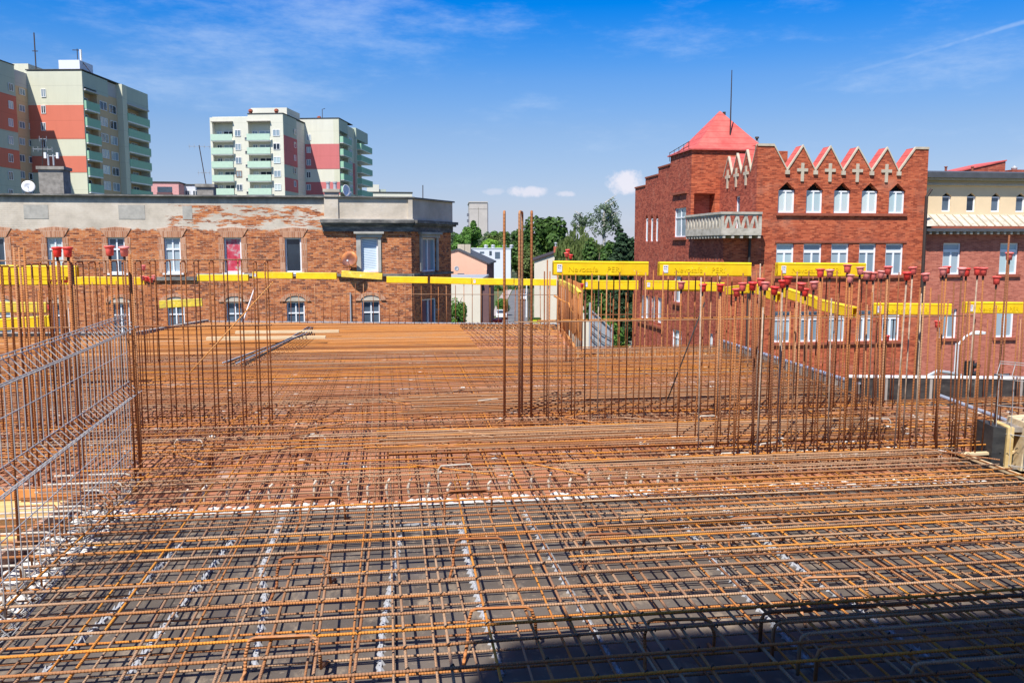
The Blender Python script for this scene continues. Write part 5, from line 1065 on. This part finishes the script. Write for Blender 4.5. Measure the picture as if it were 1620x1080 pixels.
# ---- starter bars
def starter(x, y, z1, lean, mat, label, group, r=.0068, z0=None):
    bm = B(); tube(bm, [(x, y, z0 if z0 else D), (x+lean[0], y+lean[1], z1)], r, 6); o = mkobj('starter_bar', bm, mat, smooth=True); BARS[0] += 1
    if q.random() < .05 and y < 9.5 and r < .008: o.data.materials.clear(); o.data.materials.append(MATS['crusted_bar'])
    return tag(o, label, 'starter bar', group)
def row(p0, p1, step, z1, label, group, jit=.02, zj=.02, r=.0068, skip=None, z0=None, lean=.015, mat='rust_z'):
    p0, p1 = V(p0), V(p1); n_ = max(1, int((p1-p0).length/step)); out = []
    for k in range(n_+1):
        p = p0.lerp(p1, k/n_); x, y = p.x+jz(jit), p.y+jz(jit)
        if skip and skip(x, y): continue
        out.append(starter(x, y, z1+jz(zj), (jz(lean), jz(lean)), mat, label, group, r, z0))
    return out
g1 = 'starter bars in the wall row under the near yellow beams'; l1 = 'rusty starter bar in the wall row under the near yellow beams'
for yy in (8.72, 8.92): row((1.62, yy, 0), (5.55, yy, 0), .148, 11.93, l1, g1)
# a few that rise above the beams
for x_, z_ in ((866, 411), (1203, 417), (1209, 418), (1223, 418)): p = atY(x_, z_, 8.8); starter(p.x, 8.8, p.z, (0, 0), 'rust_z', 'rusty starter bar standing clear above its neighbours beside a near beam end', 'taller starter bars beside the near beams')
# hairpins, left row and three tall ones
def hairpin(x, y, z1, gap, label, group, r=.0072, ang=0, lean=0):
    bm = B(); g = gap/2; R_ = min(.035, g*.8); c, s_ = math.sin(ang), math.cos(ang)
    f = lambda a, z: V((x+a*c+lean*(z-D)/1.8, y+a*s_, z))
    pts = [f(-g, D), f(-g, z1-R_)]+[f(-g+R_-R_*math.cos(t), z1-R_+R_*math.sin(t)) for t in (.5, 1.0, 1.57)]+[f(g-R_+R_*math.sin(t), z1-R_+R_*math.cos(t)) for t in (0.0, .6, 1.1)]+[f(g, z1-R_), f(g, D)]
    tube(bm, pts, r, 6); BARS[0] += 1; return tag(mkobj('hairpin_bar', bm, 'rust_z', smooth=True), label, 'hairpin bar', group)
for x_, lb in ((798, 'leftmost'), (824, 'middle'), (841, 'rightmost')):
    p = atY(x_, 335, 9.0); hairpin(p.x, 9.0, p.z, .20, 'tall thick hairpin bar rising into the sky, %s of three' % lb, 'tall hairpin bars at the opening', .0135, ang=0.15 if lb != 'middle' else .3)
hp = [70, 88, 105, 125, 145, 162, 180, 198, 218, 241, 265, 289, 310, 334, 356, 379, 403, 421]
for x_ in hp:
    p = atY(x_, 412, 9.0); hairpin(p.x, 9.0, p.z+jz(.015), .2, 'rusty hairpin bar in the left wall row', 'hairpin bars in the left wall row')
for x_ in range(-4, 70, 12): p = atY(x_, 420, 9.0); hairpin(p.x, 9.0, p.z+jz(.015), .2, 'rusty hairpin bar in the left wall row', 'hairpin bars in the left wall row')
def hbar(a, b, mat, label, r=.0068, group=None): bm = B(); tube(bm, [a, b], r, 6); return tag(mkobj('tie_bar', bm, mat, smooth=True), label, 'rebar', group)
zt_ = 11.41
hbar((1.25, 8.62, zt_+.02), (6.4, 8.62, zt_+.03), 'rust_x', 'front horizontal tie bar across the right wall starters'); hbar((1.55, 9.0, zt_), (5.7, 9.0, zt_+.02), 'rust_orange', 'rear horizontal tie bar across the right wall starters')
hbar((-5.6, 8.88, zt_), (-1.2, 8.88, zt_), 'rust_x', 'horizontal tie bar across the left hairpins')
hbar((-5.0, 8.88, 12.06), (-1.15, 8.88, 12.07), 'rust_x', 'horizontal bar threaded under the hairpin tops', .006)
a, b = atY(1115, 478, 8.5), atY(1056, 632, 8.5); hbar(a, b, 'tie_black', 'dark bar leaning against the right wall starters')
a, b = atY(432, 446, 8.7), atY(298, 592, 8.2); hbar(a, b, 'rust_orange', 'orange bar slanting across the left hairpins')
# capped double row on the right
g2, l2 = 'starter bars in the capped rows on the right', 'rusty starter bar in the capped rows on the right'
caps = [(1165, 462), (1175, 453), (1191, 452), (1204, 446), (1211, 452), (1226, 459), (1238, 449), (1247, 443), (1268, 453), (1274, 462), (1288, 451), (1298, 431), (1313, 432), (1341, 424), (1345, 440), (1361, 428), (1372, 435), (1382, 436), (1395, 434), (1405, 427), (1435, 436), (1444, 428), (1464, 438), (1492, 429), (1498, 427), (1522, 429), (1529, 430), (1547, 429), (1556, 429), (1577, 443), (1597, 405), (1484, 513), (1078, 451), (1112, 455), (1140, 455)]
CAPM = None
def cap(p, label, group, s=1.0, tilt=0):
    global CAPM
    if CAPM is None:
        bm = B(); lathe(bm, (0, 0, 0), [(.022, -.074), (.0275, -.072), (.032, -.016), (.033, -.011), (.0405, -.008), (.042, -.002), (.040, .004), (.022, .007)], 14); me = bpy.data.meshes.new('safety_cap'); bm.to_mesh(me); bm.free(); me.materials.append(MATS['cap_red']); me.shade_smooth(); CAPM = me
    o = bpy.data.objects.new('safety_cap', CAPM); COL.objects.link(o); o.location = p; o.scale = (s, s, s); o.rotation_euler = (jz(.08)+tilt, jz(.1), jz(3)); return tag(o, label, 'safety cap', group)
for i, (x_, y_) in enumerate(caps):
    Y_ = 6.95 if i % 3 else 7.3
    if x_ < 1150: Y_ = 7.6
    if (x_, y_) == (1484, 513): Y_ = 8.4
    p = atY(x_, y_-5, Y_); lean = (jz(.05), jz(.03)); o = starter(p.x-lean[0], Y_-lean[1], p.z-.03, lean, 'rust_z' , l2.replace('rusty', 'rusty capped'), 'capped starter bars on the right', .0072)
    bm = B(); tube(bm, [(p.x-lean[0]*.09, p.y, p.z-.105), (p.x, p.y, p.z-.05)], .0095, 6); tag(mkobj('cap_sleeve', bm, 'tie_black', o), None, None)
    cap(p, 'red plastic safety cap on a starter bar of the right rows', 'red caps on the right starter bars', .92)
for yy, z_ in ((6.92, 11.7), (7.28, 11.8)): row((2.75, yy, 0), (5.4, yy, 0), .17, z_, l2, g2, .03, .14, lean=.05)
row((5.5, 7.4, 0), (7.6, 8.9, 0), .22, 11.6, 'rusty starter bar in the slanting row at the right margin', 'starter bars in the slanting row at the right margin', .05, .25, lean=.04)
for x_, y_ in ((1592, 372), (1524, 432), (1451, 455)): p = atY(x_, y_, 7.0); starter(p.x, 7.0, p.z, (.03, 0), 'rust_z', 'tall bare starter bar above the right caps', 'tall bare starter bars on the right', .0085)
# row along the right upstand and the opening edge, far edge, far left
row((5.72, 10.2, 0), (5.88, 14.7, 0), .155, 11.38, 'rusty starter bar along the right upstand', 'starter bars along the right upstand')
row((5.95, 9.78, 0), (8.6, 9.25, 0), .19, 11.30, 'rusty starter bar before the black upstand', 'starter bars before the black upstand')
row((3.45, 14.85, 0), (5.75, 14.85, 0), .14, 11.40, 'rusty starter bar along the orange edge board', 'starter bars along the orange edge board')
row((-4.42, 21.87, 0), (3.93, 19.95, 0), .2, 11.30, 'rusty starter bar along the far slab edge', 'starter bars along the far slab edge', r=.008)
row((3.42, 15.2, 0), (4.1, 20.9, 0), .14, 11.35, 'rusty starter bar in the bunched row left of the opening', 'starter bars in the bunched row left of the opening', r=.009)
row((-10.2, 18.6, 0), (-5.6, 18.5, 0), .2, 11.3, 'rusty starter bar along the far left edge', 'starter bars along the far left edge', r=.008)
hbar((-4.42, 21.85, 11.06), (3.93, 19.93, 11.06), 'rust_x', 'thin tie bar along the far edge starters', .007)
hbar((3.5, 14.7, 11.0), (5.8, 14.7, 11.0), 'rust_x', 'thin tie bar along the starters by the opening', .007)
bm = B(); tube(bm, [tuple(atY(877, 468, 16.5)), tuple(atY(890, 476, 16)), tuple(atY(900, 480, 15.6)), tuple(atY(906, 495, 15.2))], .018, 6); tag(mkobj('bent_bar', bm, 'rust_orange'), 'thick bent bar looped over the bunched row', 'rebar')
# orange formwork stood behind the bunched row
e = empty('orange_wall_form', (3.95, 15.6, D), 'orange wall formwork panel standing behind the bunched bars', 'wall form')
dv = V((4.35-3.75, 20.8-15.6, 0)).normalized(); nv = V((dv.y, -dv.x, 0)); bm = B(); obox(bm, V((-.3, 0, 0)), dv, nv, 2.2, 5.2, .12, .15, 0, 1.2); mkobj('panel', bm, 'orange_board', e); bm = B()
for k in range(7): obox(bm, V((-.3, 0, 0)), dv, nv, 2.25+k*.45, 2.31+k*.45, .07, .12, 0, 1.22)
mkobj('ribs', bm, 'orange_board', e)
# left near group
for x_, y_, Y_, r_b in ((4, 465, 5.6, .010), (22, 393, 7.4, .009), (30, 391, 7.4, .009), (38, 392, 7.4, .009), (52, 440, 8.2, .007), (62, 445, 8.2, .007), (84, 396, 7.3, .0095), (113, 396, 7.3, .012), (205, 402, 7.35, .013), (209, 410, 7.6, .008), (61, 460, 7.6, .008)):
    p = atY(x_, y_, Y_); starter(p.x, Y_, p.z, (0, 0), 'rust_z', 'thick bare starter bar standing in the left foreground', 'bare starter bars in the left foreground', r_b)
for i, (x_, y_) in enumerate(((90, 398), (107, 398), (173, 396), (196, 397))):
    p = atY(x_, y_-6, 7.2); o = starter(p.x, 7.2, p.z-.03, (0, 0), 'rust_z', 'capped starter bar in the left foreground', 'capped starter bars in the left foreground', .009)
    bm = B(); tube(bm, [(p.x, p.y, p.z-.10), (p.x, p.y, p.z-.05)], .0115, 6); mkobj('cap_sleeve', bm, 'tie_black', o)
    cap(p, ['pink faded cap, first of the four large red caps on the left', 'red cap, second of the four large caps on the left', 'red cap, third of the four large caps on the left', 'red cap, last of the four large caps on the left'][i], 'large caps on the left starter bars', .98)
for x_ in range(8, 225, 13):
    p = atY(x_+jz(4), 455, 11.5); starter(p.x, 11.5+jz(.3), p.z+jz(.12), (0, 0), 'rust_z', 'rusty starter bar in the back row on the left', 'starter bars in the back row on the left', .0075)
for x_, y_, Y_ in ((227, 423, 14), (225, 440, 14), (232, 441, 14), (238, 443, 14), (244, 439, 14), (80, 440, 12.5), (87, 441, 12.5), (97, 438, 12.5), (104, 442, 12.5), (78, 486, 13), (66, 503, 13), (52, 490, 13), (1403, 534, 9.2), (898, 398, 13.0), (903, 406, 13.0), (896, 403, 13.0), (921, 452, 14.5)):
    p = atY(x_, y_-3, Y_); starter(p.x, Y_, p.z-.02, (0, 0), 'rust_z', 'capped starter bar in the background', 'capped starter bars in the background', .007)
    cap(p, 'small red cap on a background starter bar', 'small red caps on background bars', .95 if x_ < 850 else .9)

# ---- yellow protective beams
def text_mesh(s, size):
    c = bpy.data.curves.new('t', 'FONT'); c.body = s; c.size = size; c.extrude = .0004; o = bpy.data.objects.new('t', c); COL.objects.link(o)
    dg = bpy.context.evaluated_depsgraph_get(); me = bpy.data.meshes.new_from_object(o.evaluated_get(dg)); bpy.data.objects.remove(o); return me
TXT = None
def beam(p0, p1, label, mat='beam_yellow', Ln=1.02, text=True, sticker=True, h=.148, group='yellow protective beams on the starter bars'):
    """inverted channel from p0 (left top) toward p1"""
    global TXT
    p0, p1 = V(p0), V(p1); d = (p1-p0).normalized(); e = empty('protective_beam', p0, label, 'protective beam', group)
    nn = V((d.y, -d.x, 0)).normalized(); zz = nn.cross(d) if nn.cross(d).z > 0 else d.cross(nn); zz.normalize()
    w2 = .036
    prof = [(-w2, -h), (-w2-.004, -h+.01), (-w2, -.026), (-w2-.004, -.016), (-w2, -.006), (-w2+.008, 0), (w2-.008, 0), (w2, -.006), (w2+.004, -.016), (w2, -.026), (w2+.004, -h+.01), (w2, -h), (w2-.006, -h), (w2-.006, -.02), (-w2+.006, -.02), (-w2+.006, -h)]
    bm = B(); a = [bm.verts.new(nn*u+zz*z) for u, z in prof]; b = [bm.verts.new(d*Ln+nn*u+zz*z) for u, z in prof]; k = len(prof)
    for i in range(k): bm.faces.new((a[i], b[i], b[(i+1) % k], a[(i+1) % k]))
    bm.faces.new(a[::-1]); bm.faces.new(b); bmesh.ops.triangulate(bm, faces=[f for f in bm.faces if len(f.verts) > 4]); mkobj('channel', bm, mat, e)
    if sticker:
        bm = B(); obox(bm, O0, d, nn, .03, .085, w2+.0085, w2+.0105, -.115, -.035) if False else None
        v = [bm.verts.new(d*u+nn*(w2+.009)+zz*z) for u, z in ((.035, -.115), (.088, -.115), (.088, -.035), (.035, -.035))]; bm.faces.new(v); s_ = mkobj('sticker', bm, 'sticker', e)
        bm = B()
        for (u, z, w_, hh) in ((.043, -.055, .012, .008), (.06, -.055, .018, .008), (.045, -.075, .012, .006), (.062, -.078, .01, .006)): bm.faces.new([bm.verts.new(d*a_+nn*(w2+.0105)+zz*b_) for a_, b_ in ((u, z), (u+w_, z), (u+w_, z+hh), (u, z+hh))])
        mkobj('print', bm, 'print_dark', s_)
    if text:
        if TXT is None: TXT = text_mesh('Nevosafe    PERI', .085); TXT.materials.append(MATS['emboss'])
        o = bpy.data.objects.new('lettering', TXT); COL.objects.link(o); o.parent = e
        M = Matrix((( d.x, zz.x, nn.x, 0), (d.y, zz.y, nn.y, 0), (d.z, zz.z, nn.z, 0), (0, 0, 0, 1))); M.translation = d*.15+nn*(w2+.0075)+zz*-.108; o.matrix_local = M
    return e
def beamY(px_, py_, Y_, label, dpx=0, dpy=0, **k):
    p = atY(px_, py_, Y_); q_ = atY(px_+100, py_+.9+dpy, Y_); return beam(p, q_, label, **k)
beamY(875, 412.5, 8.8, 'first of the three large yellow beams, below the gap between the trees', h=.15); beamY(1042.5, 414, 8.8, 'middle one of the three large yellow beams, before the red wall'); beamY(1229, 415, 8.8, 'right one of the three large yellow beams, under the white windows')
X0 = 3.42
for i, (x_, y_, lb) in enumerate(((921, 443, 'yellow beam at the left of the opening row, red cap at its end'), (1020, 443.5, 'yellow beam in the middle of the opening row'), (1060, 446, 'yellow beam at the right end of the opening row'))):
    beamY(x_, y_, 14.85+(.1 if i == 2 else 0), lb, text=False, h=.165)
# slanting along the right upstand
for (ya, yb, za, zb, lb) in ((14.3, 13.2, 11.50, 11.60, 'yellow beam rising at the far end of the right upstand'), (13.15, 12.0, 11.62, 11.50, 'yellow beam second along the right upstand'), (11.9, 10.7, 11.60, 11.50, 'yellow beam third along the right upstand'), (10.9, 9.95, 11.50, 11.46, 'dented yellow beam at the near end of the right upstand')):
    f_ = lambda y: 5.72+(y-10)*.03
    beam((f_(ya), ya, za), (f_(yb)-.0, yb, zb), lb, text=False, sticker=False)
beamY(1381, 479, 9.62, 'yellow beam left of the two before the black upstand', h=.14); beamY(1526, 477, 9.5, 'yellow beam right of the two before the black upstand', h=.14)
# far edge
for x_, y_, dy_, m, lb in ((313, 434.5, -1, 'beam_yellow', 'yellow beam at the left corner of the far edge'), (400, 430, 1.6, 'beam_yellow', 'yellow beam second on the far edge'), (469, 431, 1.3, 'beam_yellow', 'yellow beam third on the far edge under the dark window'), (541, 428, 12, 'beam_dirty', 'tilted scuffed yellow beam below the rusty dish'), (612, 437, 2, 'beam_yellow', 'yellow beam just right of the tilted one'), (681, 438, 4, 'beam_yellow', 'yellow beam below the canted tenement corner'), (747, 440, 1, 'beam_yellow', 'yellow beam with label below the salmon house'), (814, 441, 1, 'beam_yellow', 'yellow beam ending at the bunched row')):
    Y_ = 20.20-(atY(x_, y_, 21).x-4.03)*0.225-.25; p = atY(x_, y_, Y_); s_ = V((1, -0.225, 0)).normalized(); c_ = p+s_*1.05; c_.z = p.z-dy_*.016*.35
    beam(p, c_, lb, m, Ln=1.28 if x_ == 313 else 1.0, text=False, sticker=x_ in (747, 400), h=.155)
# left
beamY(-18, 419, 11.2, 'thick yellow beam at the left margin, uppermost', text=False, h=.14, sticker=False); beamY(-22, 421.5, 12.0, 'longer yellow beam just behind the uppermost left one', text=False, h=.17, sticker=False, Ln=.98)
for x_, Y_, lb in ((-44, 17.5, 'leftmost yellow beam of the far left row'), (38, 17.5, 'second yellow beam of the far left row'), (129, 17.4, 'third yellow beam of the far left row by the hairpins')): beamY(x_, 437.5, Y_, lb, text=False, sticker=False, h=.15, Ln=1.15)
beamY(-48, 477, 13, 'dull shaded yellow beam low on the left', mat='beam_dirty', text=False, sticker=False); beamY(-55, 508, 11.8, 'lowest yellow beam at the left margin', dpy=-8, text=False, sticker=False, h=.15)
beamY(252, 475.5, 22.2, 'dull yellow beam tilted in front of the tenement lower windows', mat='beam_dirty', dpy=-6, text=False, sticker=False, h=.19)
p = atY(280, 478, 22.2); row((p.x-.4, 22.25, 0), (p.x+.45, 22.25, 0), .2, p.z-.02, 'rusty bar under the tilted dull beam', 'bars under the tilted dull beam', z0=8.5, jit=.01)
# small battered beams end-on over the bunched row
for k, (yy, lb) in enumerate(((20.2, 'farthest'), (18.9, 'second'), (17.7, 'third'), (16.6, 'nearest'))): beam((3.45+(yy-15.2)*.12, yy, 11.42-.0*k), (3.45+(yy-16.2)*.12, yy-1, 11.42-.05*(k == 3)), '%s of the worn yellow beams seen end on over the bunched row' % lb, 'beam_dirty', text=False, sticker=False, h=.14)

# ---- bent mesh panels
def mesh_panel(O, U, Nn, Ln, ht, label, folds, step=.052, r=.0032, hwires=(.28, .95), mat='wire_grey'):
    e = empty('wire_mesh_panel', O, label, 'mesh panel')
    prof = [(0, ht)]; hw = [(0, ht)]
    for f in sorted(folds, reverse=True):
        prof += [(0, f+.07), (.085, f-.02), (0, f-.07)]; hw += [(0, f+.07), (.087, f-.02), (0, f-.07)]
    prof.append((0, 0)); hw += [(0, z) for z in hwires]+[(0, .02)]
    n_ = int(Ln/step)
    for k in range(n_+1):
        u = k*step; bm = B(); tube(bm, [U*u+Nn*q_+V((0, 0, z)) for q_, z in prof], r, 5); mkobj('upright_wire', bm, mat, e, smooth=False)
    for q_, z in hw: bm = B(); s_ = Nn*(q_+.004); tube(bm, [s_+V((0, 0, z)), s_+U*(Ln+.02)+V((0, 0, z))], r, 5); mkobj('cross_wire', bm, mat, e)
    return e
mesh_panel(V((-1.98, 4.35, D-.0)), V((-.07, 1, 0)).normalized(), V((1, 0, 0)), 3.2, 1.44, 'grey galvanised wire mesh panel with folds standing along the left edge', (1.35, .80, .10), .095, r=.0036, hwires=(1.12, .50, .30))
pa, pb = atZ(1560, 742, D+.1), atZ(1650, 790, D+.1); U2 = V((.62, -.78, 0)).normalized()
mesh_panel(atY(1572, 735, 6.9), U2, V((-.78, -.62, 0)), 1.2, .95, 'small grey wire mesh panel standing at the right margin', (.86,), .12, hwires=(.55, .3))
# stacked forms at the right margin
pf = atZ(1566, 742, D); e = empty('wall_form', (pf.x, pf.y, D-.02), 'weathered yellow grey wall form leaning at the right margin', 'wall form')
bm = B(); prism(bm, O0, V((1, -.25, 0)).normalized(), V((.25, 1, 0)).normalized(), [(0, -.3), (.10, -.3), (.12, .40), (.01, .41)], 0, .35); mkobj('side_panel', bm, 'black_board', e)
bm = B(); prism(bm, O0, V((1, -.25, 0)).normalized(), V((.25, 1, 0)).normalized(), [(.105, -.3), (.16, -.3), (.18, .41), (.125, .41)], -.02, .35); mkobj('face_panel', bm, 'yellow_wood', e)
bm = B(); prism(bm, O0, V((1, -.25, 0)).normalized(), V((.25, 1, 0)).normalized(), [(.22, -.3), (.50, -.3), (.52, .47), (.28, .45)], -.03, .35); mkobj('face_panel', bm, 'plank_wood', e)
bm = B(); prism(bm, O0, V((1, -.25, 0)).normalized(), V((.25, 1, 0)).normalized(), [(.16, .0), (.26, .0), (.26, .04), (.16, .04)], .02, .3); prism(bm, O0, V((1, -.25, 0)).normalized(), V((.25, 1, 0)).normalized(), [(.17, .36), (.29, .36), (.29, .40), (.17, .40)], .03, .33); mkobj('cross_rail', bm, 'grey_form', e)
a, b = atY(1488, 626, 8.9), atY(1612, 672, 7.6); bm = B(); tube(bm, [a, b], .022, 8); tag(mkobj('scaffold_tube', bm, 'tube_grey'), 'grey scaffold tube leaning down to the right margin', 'scaffold tube')
# timber on the far deck
def plank(p, ang, Ln, label):
    bm = B(); U = V((math.cos(ang), math.sin(ang), 0)); obox(bm, O0, U, V((-U.y, U.x, 0)), 0, Ln, 0, .12, 0, .05); o = mkobj('timber_plank', bm, 'plank_wood'); o.location = p; return tag(o, label, 'plank', 'pale planks on the far deck')
plank(atZ(326, 538, TZ+.03), -.03, 2.25, 'pale plank nearer of the two on the far deck'); plank(atZ(372, 528, TZ+.03), -.03, 2.1, 'pale plank farther of the two on the far deck')
a, b = atZ(487, 517, TZ+.05), atZ(352, 574, TZ+.05)
for k in range(6):
    o_ = V((.06*k, -.05*k, .01*(k % 2))); mid = a.lerp(b, .5)+V((.18, 0, .02*k)); bm = B(); tube(bm, [a+o_*.4, a.lerp(b, .25)+o_+V((.1, 0, 0)), mid+o_, b+o_*1.3], .010, 6); tag(mkobj('conduit', bm, 'tie_black' if k % 3 else 'tube_grey', smooth=True), 'dark conduit in the bundle crossing the far deck', 'conduit', 'conduits of the bundle on the far deck')
# thin pale pole seen through the left bars
a, b = atY(385, 507, 20.5), atY(403, 455, 20.5); bm = B(); tube(bm, [a, b], .02, 6); tag(mkobj('pale_prop', bm, 'white_paint'), 'thin white prop leaning behind the left hairpins', 'prop')
# formwork girders below the left edge
e = empty('formwork_girders', (0, 0, 0), 'yellow timber formwork girders below the left deck', 'formwork girder')
for (y_, z_, h_) in ((6.95, D-.05, .05), (6.95, D-.27, .05)): bm = B(); box(bm, -5.4, -2.6, y_, y_+.3, z_-h_, z_); mkobj('girder_flange', bm, 'yellow_wood', e)
bm = B(); box(bm, -5.4, -2.62, 7.08, 7.12, D-.27, D-.10); mkobj('girder_web', bm, 'plank_wood', e)
bm = B(); box(bm, -5.4, -2.62, 6.2, 6.5, D-.35, D-.27); mkobj('girder_flange', bm, 'yellow_wood', e); bm = B(); box(bm, -5.4, -2.62, 6.33, 6.37, D-.52, D-.35); mkobj('girder_web', bm, 'plank_wood', e)
slab('lower_deck', [(-11, -1), (-2.5, -1), (-2.5, 7.2), (-11, 7.2)], D-1.5, D-1.4, 'orange_board')
print('BARS', BARS[0], 'OBJECTS', len(bpy.data.objects))
